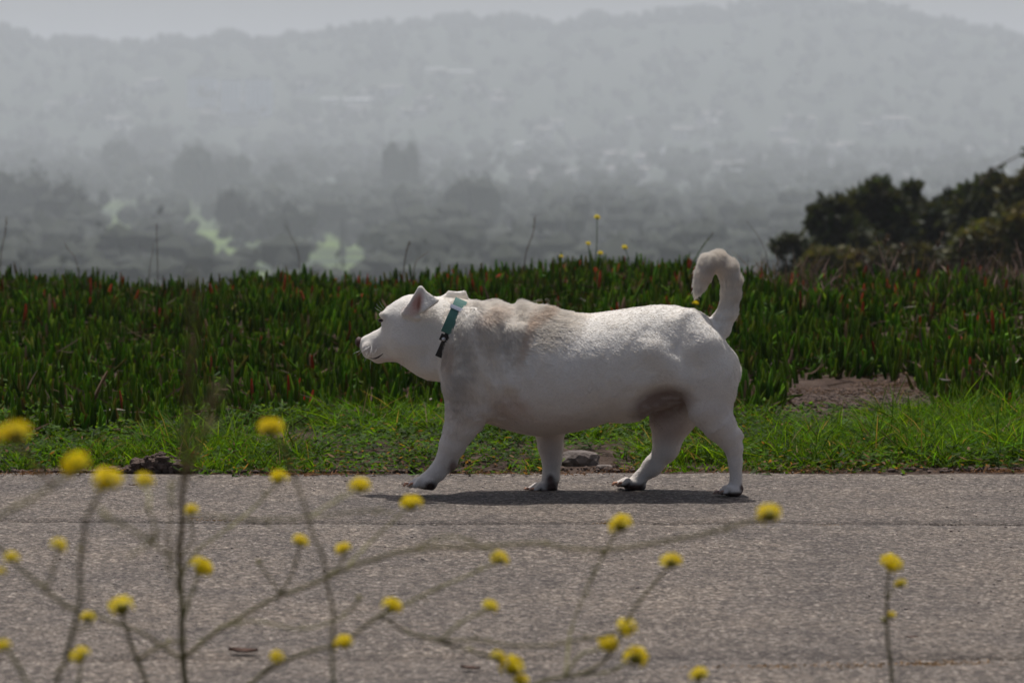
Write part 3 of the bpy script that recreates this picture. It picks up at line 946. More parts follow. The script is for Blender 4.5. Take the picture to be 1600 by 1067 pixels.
# ------------------------------------------------------------------ ice plant bank
def ip_front(x, y):      # nearer edge of the ice plant
    px = 800 + x * FPX / y
    row = np.interp(px, [-200, 0, 200, 420, 640, 760, 1000, 1150, 1210, 1250, 1440, 1480, 1600, 1800], [700, 700, 690, 668, 665, 668, 675, 672, 655, 614, 614, 655, 665, 668])
    return H * FPX / (row - HOR)
iceplant_m = leaf_mat('ice_plant_leaf', trans=0.3, rough=0.5, spec=0.08, tint=(1.4, 1.6, 0.5))
NC = 16500
Yc = 8.0 + 6.5 * rng.random(NC) ** 0.92
Xc = (rng.random(NC) * 2 - 1) * (1.9 + 0.125 * Yc * 1.35)
ok = Yc > ip_front(Xc, Yc) + 0.1 * (vnoise(np.stack([Xc, Yc, 0 * Xc], 1), 5, 3) - 0.5)
Xc, Yc = Xc[ok], Yc[ok]; NC = len(Xc)
mound = vnoise(np.stack([Xc, Yc, 0 * Xc], 1), 1.6, 21); mound2 = vnoise(np.stack([Xc, Yc, 0 * Xc], 1), 5.5, 22)
Zc = ground_z(Xc, Yc) + 0.06 * (mound - 0.4) * np.clip((Yc - 8.4) / 2, 0.3, 1) * np.where(Yc > 12, 0.7, 1) + 0.07 * (mound2 - 0.5)
per = 5
base = np.repeat(np.stack([Xc, Yc, Zc], 1), per, 0)
n_ = len(base)
joff = rng.normal(size=(n_, 3)) * np.array([0.014, 0.014, 0.014])
base += joff - np.array([0, 0, 0.015])
lean = rng.normal(size=(n_, 2)) * 0.2 + joff[:, :2] * 17 + np.repeat(rng.normal(size=(NC, 2)) * 0.16, per, 0)
dirn = np.stack([lean[:, 0], lean[:, 1], np.ones(n_)], 1)
flatl = rng.random(n_) < 0.2
dirn[flatl, 2] = rng.uniform(0.1, 0.6, flatl.sum()); dirn[flatl, :2] += rng.normal(size=(flatl.sum(), 2)) * 0.7
bend = np.stack([-lean[:, 0] * rng.uniform(0, 0.7, n_), -lean[:, 1] * rng.uniform(0, 0.7, n_), rng.uniform(0, 0.1, n_)], 1)
length = rng.uniform(0.035, 0.1, n_) * np.repeat(rng.uniform(0.75, 1.15, NC), per); width = rng.uniform(0.010, 0.016, n_)
pat = np.repeat(vnoise(np.stack([Xc, Yc, Zc * 0], 1), 2.2, 31), per)
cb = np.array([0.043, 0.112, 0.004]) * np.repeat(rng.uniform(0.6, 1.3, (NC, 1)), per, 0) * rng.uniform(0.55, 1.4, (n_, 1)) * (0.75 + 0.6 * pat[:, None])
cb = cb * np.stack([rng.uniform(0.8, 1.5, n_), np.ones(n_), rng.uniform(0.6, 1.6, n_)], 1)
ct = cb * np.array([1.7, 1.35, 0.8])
upf = np.clip((np.repeat(Yc, per) - 10.5) / 3, 0, 1)
redp = 0.008 + 0.035 * upf + 0.16 * upf * np.clip((pat - 0.5) * 3, 0, 1)
red = rng.random(n_) < redp
ct[red] = np.array([0.36, 0.045, 0.02]) * rng.uniform(0.5, 1.3, (red.sum(), 1)); cb[red] = cb[red] * 0.5 + ct[red] * 0.4
rtip = rng.random(n_) < 0.10
ct[rtip] = ct[rtip] * 0.5 + np.array([0.09, 0.03, 0.012])
dry = rng.random(n_) < 0.022
ct[dry] = np.array([0.26, 0.17, 0.11]) * rng.uniform(0.5, 1.3, (dry.sum(), 1)); cb[dry] = ct[dry] * 0.7
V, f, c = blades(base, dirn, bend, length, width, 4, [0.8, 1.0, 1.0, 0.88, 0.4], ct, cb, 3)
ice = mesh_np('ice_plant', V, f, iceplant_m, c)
tag(ice, 'dense bank of upright green ice plant leaves with red tips', kind='stuff')
# dark runners and dead litter under the leaves
n_ = 9000
Yl = 8.1 + 6.2 * rng.random(n_); Xl = (rng.random(n_) * 2 - 1) * (1.9 + 0.17 * Yl)
ok = Yl > ip_front(Xl, Yl) - 0.25
Xl, Yl = Xl[ok], Yl[ok]; n_ = len(Xl)
base = np.stack([Xl, Yl, ground_z(Xl, Yl) + rng.uniform(0.0, 0.06, n_)], 1)
th = rng.random(n_) * 6.283
dirn = np.stack([np.cos(th), np.sin(th), rng.normal(size=n_) * 0.25], 1)
cl = np.array([0.11, 0.07, 0.045]) * rng.uniform(0.3, 1.5, (n_, 1))
pale = rng.random(n_) < 0.04; cl[pale] = np.array([0.42, 0.36, 0.3])
V, f, c = blades(base, dirn, rng.normal(size=(n_, 3)) * 0.15, rng.uniform(0.03, 0.12, n_), rng.uniform(0.002, 0.006, n_), 3, [0.6, 1, 0.8, 0.3], cl, cl * 0.8, 2)
litter = mesh_np('leaf_litter', V, f, leaf_mat('dry_litter', 0.1, 0.8, 0.1))
litter.data.color_attributes.new('col', 'FLOAT_COLOR', 'POINT').data.foreach_set('color', np.concatenate([c, np.ones((len(c), 1))], 1).astype(np.float32).ravel())
tag(litter, 'dry brown runners and dead leaves lying among the ice plant', kind='stuff')

# ------------------------------------------------------------------ grass verge
def in_px(x, y, z, box):
    px, py = proj(x, y, z)
    return (px > box[0]) & (px < box[2]) & (py > box[1]) & (py < box[3])
grass_m = leaf_mat('fresh_grass', trans=0.5, rough=0.6, spec=0.12, tint=(1.6, 1.5, 0.4))
def scatter(n, y0, y1):
    Y_ = y0 + (y1 - y0) * rng.random(n); X_ = (rng.random(n) * 2 - 1) * (1.2 + 0.2 * Y_)
    return X_, Y_
parts = []
# taller tufts
nt_ = 2500
Xt, Yt = scatter(nt_, 7.46, 8.72)
den = vnoise(np.stack([Xt, Yt, 0 * Xt], 1), 2.6, 41)
pxt = 800 + Xt * FPX / Yt
keep_ = (rng.random(nt_) < np.clip((den - 0.38) * 3.5, 0.05, 1)) & ~((pxt > 1225) & (pxt < 1445) & (Yt > 8.85)) & ~((pxt > 860) & (pxt < 990) & (Yt < 8.0)) & ~((pxt < 280) & (pxt > 212) & (Yt < 7.7))
Xt, Yt = Xt[keep_], Yt[keep_]; per = 34
nb_ = len(Xt) * per
tsz = np.repeat(rng.uniform(0.45, 1.6, len(Xt)) * np.interp(Yt, [7.46, 7.75], [0.35, 1.0]) * np.interp(800 + Xt * FPX / Yt, [0, 150, 250, 520, 700, 1050, 1250, 1400, 1600], [0.45, 0.55, 1.1, 1.0, 0.85, 0.75, 0.8, 1.1, 1.2]), per)
base = np.repeat(np.stack([Xt, Yt, ground_z(Xt, Yt)], 1), per, 0) + rng.normal(size=(nb_, 3)) * np.array([0.022, 0.022, 0])
le = rng.normal(size=(nb_, 2)) * 0.38
dirn = np.stack([le[:, 0], le[:, 1], np.ones(nb_)], 1)
bend = np.stack([le[:, 0] * 0.8, le[:, 1] * 0.8, -rng.uniform(0.05, 0.5, nb_)], 1)
L_ = rng.uniform(0.045, 0.105, nb_) * tsz
cg = np.array([0.10, 0.205, 0.012]) * np.repeat(rng.uniform(0.45, 1.25, (len(Xt), 1)), per, 0) * rng.uniform(0.5, 1.35, (nb_, 1)) * np.stack([rng.uniform(0.75, 1.3, nb_), np.ones(nb_), rng.uniform(0.6, 1.5, nb_)], 1)
dr = rng.random(nb_) < 0.05; cg[dr] = np.array([0.3, 0.22, 0.11]) * rng.uniform(0.5, 1.1, (dr.sum(), 1))
parts.append(blades(base, dirn, bend, L_, rng.uniform(0.002, 0.0042, nb_), 3, [0.8, 1.0, 0.75, 0.08], cg, cg * 0.62, 2))
V, f, c = merge(parts)
o = mesh_np('grass', V, f, grass_m, c)
tag(o, 'bright green grass tufts along the far edge of the asphalt', kind='stuff')
# low broad-leaved weeds and clover at the road edge
n_ = 30000
Xw, Yw = scatter(n_, 7.36, 8.8)
den = vnoise(np.stack([Xw, Yw, 0 * Xw], 1), 3.0, 51) * 0.6 + 0.4 * vnoise(np.stack([Xw, Yw, 0 * Xw], 1), 11.0, 52)
pxw = 800 + Xw * FPX / Yw
edge = np.clip((Yw - 7.40 - 0.05 * vnoise(np.stack([Xw, 0 * Xw, 0 * Xw], 1), 7.0, 3)) / 0.10, 0, 1)
kp = (rng.random(n_) < np.clip((den - 0.28) * 3.2, 0, 1) * (0.25 + 0.75 * edge)) & ~((pxw > 1225) & (pxw < 1445) & (Yw > 8.95)) & ~((pxw < 275) & (pxw > 215) & (Yw < 7.65)) & ~((pxw > 870) & (pxw < 960) & (Yw < 7.85))
Xw, Yw = Xw[kp], Yw[kp]; per = 4; nb_ = len(Xw) * per
hgt = rng.uniform(0.003, 0.05, len(Xw)) * np.interp(Yw, [7.44, 7.6, 8.2], [0.3, 0.8, 1.1])
base = np.repeat(np.stack([Xw, Yw, ground_z(Xw, Yw) + hgt], 1), per, 0)
th = rng.random(nb_) * 6.283
dirn = np.stack([np.cos(th), np.sin(th), rng.uniform(-0.1, 0.8, nb_)], 1)
cg = np.array([0.055, 0.115, 0.012]) * np.repeat(0.5 + 1.0 * vnoise(np.stack([Xw, Yw, 0 * Xw], 1), 9.0, 58)[:, None], per, 0) * rng.uniform(0.45, 1.5, (nb_, 1)) * np.stack([rng.uniform(0.8, 1.3, nb_), np.ones(nb_), rng.uniform(0.6, 1.5, nb_)], 1)
dr = rng.random(nb_) < np.repeat(np.interp(Yw, [7.44, 7.6, 8.0], [0.25, 0.08, 0.04]), per); cg[dr] = np.array([0.22, 0.12, 0.06]) * rng.uniform(0.5, 1.3, (dr.sum(), 1))
V, f, c = blades(base, dirn, rng.normal(size=(nb_, 3)) * 0.2 + np.array([0, 0, -0.2]), rng.uniform(0.008, 0.022, nb_), rng.uniform(0.004, 0.009, nb_), 3, [0.3, 1, 0.9, 0.15], cg, cg * 0.8, 2,
                 side=norm(np.stack([-np.sin(th), np.cos(th), rng.normal(size=nb_) * 0.3], 1)))
o = mesh_np('low_weeds', V, f, grass_m, c)
tag(o, 'low leafy weeds hugging the road edge', kind='stuff')
# dry straw tufts: right of the dog and in the cracks
def straw(name, spots, label, col, cat=None):
    bs, L = [], []
    for (px, py, n, sprd, ln_) in spots:
        g = at(px, py, 1.0); d_ = g - Vector((0, 0, H)); t = -H / d_.z
        X0, Y0 = d_.x * t, d_.y * t
        q = rng.normal(size=(n, 2)) * np.array([sprd, sprd * 0.3])
        bs.append(np.stack([X0 + q[:, 0], Y0 + q[:, 1], 0.002 + 0 * q[:, 0] + np.maximum(0, ground_z(X0 + q[:, 0], Y0 + q[:, 1]))], 1)); L.append(rng.uniform(0.4, 1, n) * ln_)
    bs = np.concatenate(bs); L = np.concatenate(L); n = len(bs)
    le = rng.normal(size=(n, 2)) * 0.9
    dn_ = np.stack([le[:, 0], le[:, 1], np.ones(n) * 0.6], 1)
    cc = np.array(col) * rng.uniform(0.45, 1.4, (n, 1))
    V, f, c = blades(bs, dn_, np.stack([0 * L, 0 * L, -0.5 + 0 * L], 1), L, np.full(n, 0.0018), 3, [1, 1, 0.7, 0.2], cc, cc * 0.7, 2)
    o = mesh_np(name, V, f, bpy.data.materials['dry_litter'], c)
    tag(o, label, cat, kind='stuff')
straw('dry_grass', [(1385, 722, 500, 0.035, 0.05), (1440, 728, 350, 0.04, 0.045), (1340, 728, 250, 0.05, 0.04), (60, 742, 160, 0.06, 0.03), (480, 742, 260, 0.08, 0.03), (1000, 737, 260, 0.05, 0.035), (1240, 738, 200, 0.09, 0.03), (1560, 738, 200, 0.06, 0.03), (760, 740, 160, 0.06, 0.02), (850,741,160,0.1,0.02)],
      'orange brown dry grass lying at the asphalt edge', (0.26, 0.13, 0.06))
straw('soil_straw', [(1335, 628, 900, 0.16, 0.06), (1290, 640, 300, 0.08, 0.05), (1400, 618, 300, 0.08, 0.05)], 'brown straw lying over the bare soil patch', (0.22, 0.14, 0.10))
straw('crack_grass', [(1440, 1040, 140, 0.03, 0.016), (1500, 1038, 120, 0.03, 0.012), (1330, 1043, 160, 0.04, 0.014), (1200, 1044, 120, 0.03, 0.012), (1090, 1046, 80, 0.02, 0.01), (340, 815, 120, 0.03, 0.008), (305, 812, 80, 0.02, 0.008), (945, 820, 60, 0.015, 0.012), (1290, 822, 40, 0.02, 0.006)],
      'short dry orange grass growing in the asphalt cracks', (0.34, 0.20, 0.09))

# soil clods, stones, grit
def lumps(cs, rs, ico_, seed, sq=0.7):
    v, f = ico_
    parts = []
    cs = np.asarray(cs); rs = np.asarray(rs); n = len(cs)
    disp = 1 + 0.7 * (vnoise((v[None] * 1.3 + np.arange(n)[:, None, None] * 3.7).reshape(-1, 3), 1.6, seed) - 0.5).reshape(n, -1)
    an = rng.uniform(0.7, 1.35, (n, 1, 3)) * np.array([1, 1, sq])
    V = cs[:, None, :] + v[None] * disp[:, :, None] * rs[:, None, None] * an
    Fq = (f[None] + (np.arange(n) * len(v))[:, None, None]).reshape(-1, 3)
    return V.reshape(-1, 3), Fq
def ground_pt(px, py):
    d_ = at(px, py, 1.0) - Vector((0, 0, H)); t = -H / d_.z
    return d_.x * t, d_.y * t
clod_m = noise_mat('dark_soil_clod', (0.05, 0.032, 0.024), (0.14, 0.10, 0.08), 60, 0.95, 0.004, 200)
cs, rs = [], []
for (px, py, n, sx, sy, rmax) in ((240, 738, 240, 0.05, 0.03, 0.013), (430, 745, 60, 0.15, 0.01, 0.007), (1335, 635, 1300, 0.17, 0.13, 0.010), (540, 742, 100, 0.2, 0.012, 0.008), (980, 735, 90, 0.1, 0.02, 0.009), (90, 742, 80, 0.1, 0.012, 0.008), (1500, 736, 90, 0.1, 0.02, 0.008)):
    X0, Y0 = ground_pt(px, py)
    q = rng.normal(size=(n, 2))
    X_, Y_ = X0 + q[:, 0] * sx, Y0 + q[:, 1] * sy
    Y_ = np.maximum(Y_, 7.45)
    hh = 0.035 * np.exp(-((X_ - X0) / 0.06) ** 2) if px == 240 else 0
    cs.append(np.stack([X_, Y_, ground_z(X_, Y_) + 0.004 + hh * rng.random(n)], 1)); rs.append(rng.uniform(0.25, 1, n) ** 2 * rmax + 0.0015)
V, f = lumps(np.concatenate(cs), np.concatenate(rs), ICO1, 3)
o = mesh_np('soil_clods', V, f, clod_m, smooth=False); tag(o, 'crumbled brown soil clods beside the asphalt edge', kind='stuff')
ng = 1500
Xq = (rng.random(ng) * 2 - 1) * 1.6; Yq = 4.4 + 3.1 * rng.random(ng) ** 0.6
V, f = lumps(np.stack([Xq, Yq, 0 * Xq + 0.003], 1), rng.uniform(0.0008, 0.0032, ng) , ICO1, 5)
grit_m = noise_mat('pale_grit', (0.16, 0.13, 0.115), (0.4, 0.35, 0.31), 25, 0.9)
o = mesh_np('grit', V, f, grit_m, smooth=False); tag(o, 'fine loose grit scattered over the asphalt', kind='stuff')
stone_m = noise_mat('grey_brown_stone', (0.07, 0.055, 0.048), (0.2, 0.165, 0.145), 30, 0.85, 0.004, 90)
def stone(px, py, rx, ry, rz, label, seed, name='stone'):
    X0, Y0 = ground_pt(px, py)
    v, f = ICO3
    dsp = 1 + 0.5 * (vnoise(v + seed, 1.7, seed) - 0.5) + 0.18 * (vnoise(v + seed, 5, seed) - 0.5)
    V = v * dsp[:, None] * np.array([rx, ry, rz])
    V[:, 2] = np.clip(V[:, 2], -rz * 0.6, rz * 0.75)
    o = mesh_np(name, V, f, stone_m, smooth=False); o.location = (X0, Y0, float(ground_z(X0, Y0)) + rz * 0.35)
    tag(o, label, 'stone'); return o
stone(903, 726, 0.055, 0.045, 0.030, 'flat brown stone half buried in the grass behind the far front paw', 3)
stone(945, 735, 0.022, 0.02, 0.012, 'small low stone between the flat stone and the lifted hind paw', 8)
def dead_leaf(px, py, L, label, seed):
    X0, Y0 = ground_pt(px, py)
    g = np.random.default_rng(seed)
    u = np.linspace(-1, 1, 9); w = np.linspace(-1, 1, 5)
    U, W = np.meshgrid(u, w, indexing='ij')
    Vx = U * L / 2; Vy = W * L * 0.22 * (1 - U ** 2) ** 0.6
    Vz = 0.004 + 0.14 * L * np.abs(W) ** 1.5 * (0.4 + 0.5 * vnoise(np.stack([U.ravel(), W.ravel(), 0 * U.ravel()], 1), 2.0, seed).reshape(U.shape)) + 0.06 * L * U ** 2
    gi_ = np.arange(45).reshape(9, 5)
    f = np.stack([gi_[:-1, :-1].ravel(), gi_[:-1, 1:].ravel(), gi_[1:, 1:].ravel(), gi_[1:, :-1].ravel()], 1)
    o = mesh_np('dead_leaf', np.stack([Vx.ravel(), Vy.ravel(), Vz.ravel()], 1), f, leafd_m); o.location = (X0, Y0, 0.003); o.rotation_euler = (0, 0, g.uniform(-0.4, 0.4))
    tag(o, label, 'leaf', 'dead leaves on the asphalt')
leafd_m = noise_mat('dead_leaf', (0.05, 0.022, 0.014), (0.14, 0.07, 0.045), 60, 0.8)
dead_leaf(380, 1026, 0.045, 'curled dark red brown dead leaf on the asphalt near the bottom left', 2)
dead_leaf(735, 1052, 0.03, 'small dark dead leaf on the asphalt near the bottom centre', 3)
dead_leaf(1425, 1003, 0.02, 'tiny dark dead leaf on the asphalt right of the lone upright mustard', 5)
dead_leaf(208, 763, 0.02, 'tiny dark dead leaf on the far side of the asphalt by the soil heap', 6)
stone(995, 716, 0.02, 0.02, 0.014, 'small pale stone in the grass right of the flat stone', 12)

# ------------------------------------------------------------------ wild stalks on the crest and small yellow flowers in the ice plant
stalk_m = noise_mat('dry_stalk', (0.10, 0.07, 0.05), (0.2, 0.15, 0.11), 40, 0.8)
gst_m = noise_mat('green_stalk', (0.05, 0.09, 0.02), (0.10, 0.15, 0.04), 40, 0.6)
petal_m, nt, p, out = new_mat('yellow_petal')
tcp = N(nt, 'ShaderNodeTexCoord'); npn = N(nt, 'ShaderNodeTexNoise', Scale=150.0)
nt.links.new(tcp.outputs['Object'], npn.inputs['Vector'])
rp = ramp(nt, npn.outputs['Fac'], [(0.3, (0.84, 0.62, 0.004)), (0.7, (0.95, 0.84, 0.01))])
nt.links.new(rp.outputs[0], p.inputs['Base Color']); p.inputs['Roughness'].default_value = 0.55
tr = N(nt, 'ShaderNodeBsdfTranslucent'); nt.links.new(rp.outputs[0], tr.inputs[0]); ms = N(nt, 'ShaderNodeMixShader'); ms.inputs[0].default_value = 0.45
nt.links.new(p.outputs[0], ms.inputs[1]); nt.links.new(tr.outputs[0], ms.inputs[2]); nt.links.new(ms.outputs[0], out.inputs['Surface'])
calyx_m = noise_mat('olive_bud', (0.16, 0.15, 0.02), (0.30, 0.27, 0.03), 120, 0.6)

def flower_mesh(name, seed, nfl=11, r=1.0, petal=0.42):
    """a rounded head of small four-petalled flowers, unit radius"""
    g = np.random.default_rng(seed)
    V, Fq = [], []
    for i in range(nfl):
        z_ = 1 - (i + 0.5) / nfl * 1.25
        a = i * 2.39996 + g.uniform(-0.3, 0.3)
        rr0 = math.sqrt(max(0, 1 - z_ * z_))
        n = norm(np.array([rr0 * math.cos(a), rr0 * math.sin(a), z_ + 0.15]))
        c = n * np.array([0.62, 0.62, 0.5]) * g.uniform(0.85, 1.15)
        s_ = norm(np.cross(n, [0.3, 0.5, 0.8])); u_ = np.cross(n, s_)
        ph = g.uniform(0, 1.5)
        for q in range(4):
            t = ph + q * math.pi / 2
            d_ = s_ * math.cos(t) + u_ * math.sin(t); e_ = -s_ * math.sin(t) + u_ * math.cos(t)
            b0 = len(V)
            pl = petal * g.uniform(0.8, 1.1)
            V += [c, c + d_ * pl * 0.5 + e_ * pl * 0.30 + n * 0.12, c + d_ * pl + e_ * pl * 0.26 + n * 0.10, c + d_ * pl * 1.12 + n * 0.04,
                  c + d_ * pl - e_ * pl * 0.26 + n * 0.10, c + d_ * pl * 0.5 - e_ * pl * 0.30 + n * 0.12]
            Fq += [[b0, b0 + 1, b0 + 2, b0 + 3], [b0, b0 + 3, b0 + 4, b0 + 5]]
    return np.array(V), np.array(Fq)
FM = []
for s_ in range(4):
    V, f = flower_mesh('flower', s_ + 1, nfl=(11, 13, 9, 12)[s_])
    o = mesh_np('flower_head', V, f, petal_m, smooth=False); FM.append(o.data)
    bpy.data.objects.remove(o)
v, f = ICO2
V = v * np.array([0.5, 0.5, 0.45]) * (1 + 0.5 * (vnoise(v, 3.5, 2) - 0.5))[:, None]
o = mesh_np('bud_cluster', V, f, calyx_m); CAL = o.data; bpy.data.objects.remove(o)
def flower(parent, P_, diam, origin, tilt=None, bud=False):
    fl = bpy.data.objects.new('flower_head', FM[random.randrange(4)] if not bud else CAL)
    link(fl, parent)
    fl.location = Vector(P_) - Vector(origin)
    sv = diam / 2 / 0.95
    fl.scale = (sv, sv, sv * 0.95)
    fl.rotation_euler = tilt or (random.uniform(-0.5, 0.5), random.uniform(-0.5, 0.5), random.uniform(0, 6))
    if not bud:
        cb_ = bpy.data.objects.new('bud_cluster', CAL); link(cb_, fl)
        cb_.location = (0, 0, -0.1); cb_.scale = (0.9, 0.9, 0.9)
    else:
        fl['label'] = 'closed olive yellow bud'
    return fl

def small_flower(px, py, bx, by, Y, label, dpx):
    b0 = at(bx, by, Y); b0.z = min(b0.z, float(ground_z(b0.x, Y)) + 0.03)
    r0 = empty('wildflower', b0, label, 'flower', 'small yellow flowers on the ice plant crest')
    tp = at(px, py, Y)
    pts_ = smooth_poly([tuple(b0), tuple((b0 + tp) / 2 + Vector((0.006, 0, 0.0))), tuple(tp)], 4)
    V, f = tube(pts_ - np.array(b0), np.linspace(0.0028, 0.0018, len(pts_)), 5)
    mesh_np('stem', V, f, gst_m, parent=r0)
    flower(r0, tp, dpx * Y / FPX, b0, tilt=(random.uniform(-0.3, 0.3), 0.2, 0))
small_flower(933, 340, 927, 410, 13.2, 'tallest small yellow flower standing above the ice plant crest', 12)
small_flower(919, 381, 921, 420, 13.0, 'small yellow flower just left of the tallest one on the crest', 10)
small_flower(938, 396, 932, 430, 12.9, 'small low yellow flower right below the tallest one', 11)
small_flower(976, 387, 990, 430, 12.9, 'small yellow flower on a leaning stem right of the tallest one', 12)
small_flower(877, 401, 877, 430, 12.9, 'tiny yellow flower left of the crest flower cluster', 8)
small_flower(1087, 474, 1092, 495, 11.2, 'small yellow flower in the ice plant under the tail tip', 11)

def stalk(pts, Y, label, mt, r=0.0022, head=0):
    b0 = at(pts[0][0], pts[0][1], Y); b0.z = min(b0.z, float(ground_z(b0.x, Y)) + 0.03)
    r0 = empty('grass_stalk', b0, label, 'grass stalk', 'stalks rising from the ice plant crest')
    P_ = [tuple(b0)] + [tuple(at(a, b_, Y)) for a, b_ in pts[1:]]
    q = smooth_poly(P_, 5) - np.array(b0)
    V, f = tube(q, np.linspace(r, r * 0.4, len(q)), 5); mesh_np('stem', V, f, mt, parent=r0)
    if head:
        k_ = max(3, int(len(q) * 0.45)); n = 26
        ii = rng.integers(len(q) - k_, len(q), n)
        bs = q[ii]; dn_ = rng.normal(size=(n, 3)) * 0.5 + np.array([0, 0, 1.0])
        cc = np.array([0.14, 0.10, 0.08]) * rng.uniform(0.6, 1.4, (n, 1))
        V, f, c = blades(bs, dn_, np.zeros((n, 3)), np.full(n, 0.012 * head), np.full(n, 0.0035 * head), 2, [0.4, 1, 0.1], cc, cc, 2)
        mesh_np('seed_head', V, f, bpy.data.materials['dry_litter'], c, parent=r0)
stalk([(818, 410), (822, 395), (833, 365), (836, 340)], 13.4, 'dark seed stalk left of the small yellow flowers', stalk_m, 0.003, 1)
stalk([(628, 432), (632, 410), (637, 388), (640, 380)], 13.3, 'short dark seed spike above the crest over the dog head', stalk_m, 0.003, 1)
stalk([(642, 430), (648, 415), (658, 402), (670, 393)], 13.3, 'curved thin stalk leaning right beside the dark seed spike', stalk_m, 0.0025, 0)
stalk([(1068, 450), (1085, 408), (1100, 383), (1114, 366)], 12.5, 'green budded stalk leaning right beside the curled tail', gst_m, 0.0035, 0.8)
stalk([(1204, 425), (1198, 400), (1185, 370), (1166, 345)], 13.4, 'long thin stalk arching left between the tail and the trees', stalk_m, 0.002, 0)
stalk([(0, 420), (2, 395), (8, 365), (10, 342)], 13.4, 'thin stalk at the far left end of the crest', stalk_m, 0.0025, 1)
stalk([(246, 440), (246, 400), (245, 372), (245, 352)], 13.4, 'straight thin stalk with a reddish tip in the crest dip', stalk_m, 0.0022, 0.7)
stalk([(232, 440), (234, 420), (238, 395), (240, 380)], 13.4, 'short faint stalk just left of the straight thin stalk', stalk_m, 0.0018, 0)
stalk([(128, 425), (118, 405), (106, 390), (100, 378)], 13.4, 'thin stalk leaning left above the left part of the crest', stalk_m, 0.002, 0.5)
stalk([(470, 425), (466, 395), (455, 370), (448, 352)], 13.4, 'faint stalk leaning left above the crest before the meadows', stalk_m, 0.0018, 0)
for i, (a, b_, c, d_) in enumerate(((1378, 425, 1386, 372), (1400, 430, 1412, 385), (1450, 430, 1473, 370), (1496, 435, 1504, 378), (1515, 440, 1512, 408), (1540, 440, 1552, 405), (1330, 430, 1345, 400), (1575, 440, 1590, 395), (1590, 440, 1598, 400), (1560, 440, 1556, 412))):
    stalk([(a, b_), ((a + c) / 2 - 3, (b_ + d_) / 2), (c, d_)], 13.2, ['pale feathery grass head standing before the dark trees', 'pale grass head leaning right before the dark trees', 'tall pale grass head before the middle of the dark trees', 'thick pale seed head before the dark trees', 'short reddish seed head before the dark trees', 'leaning seed head near the right edge before the trees', 'low pale grass head at the left foot of the dark trees', 'second pale seed head from the right picture edge', 'rightmost pale seed head on the crest', 'short seed head left of the two at the right edge'][i], stalk_m, 0.0025, 2.0)
# pale dry seed grass along the right crest
n_ = 700
Xl = rng.uniform(0.95, 2.4, n_); Yl = rng.uniform(12.4, 13.8, n_)
kp = rng.random(n_) < np.where(np.abs(Xl - 1.15) < 0.14, 0.9, np.where(Xl > 1.85, 0.9, 0.18)); Xl, Yl = Xl[kp], Yl[kp]; n_ = len(Xl)
base = np.stack([Xl, Yl, ground_z(Xl, Yl) + 0.03], 1)
dirn = np.stack([rng.normal(size=n_) * 0.35, rng.normal(size=n_) * 0.35, np.ones(n_)], 1)
cl = np.array([0.24, 0.16, 0.13]) * rng.uniform(0.5, 1.3, (n_, 1))
V, f, c = blades(base, dirn, rng.normal(size=(n_, 3)) * 0.3, rng.uniform(0.06, 0.15, n_), rng.uniform(0.003, 0.008, n_), 4, [0.2, 0.2, 0.5, 1, 0.2], cl, cl * 0.7, 2)
o = mesh_np('seed_grass', V, f, bpy.data.materials['dry_litter'], c); tag(o, 'pinkish dry seed grass mixed into the right end of the crest', kind='stuff')

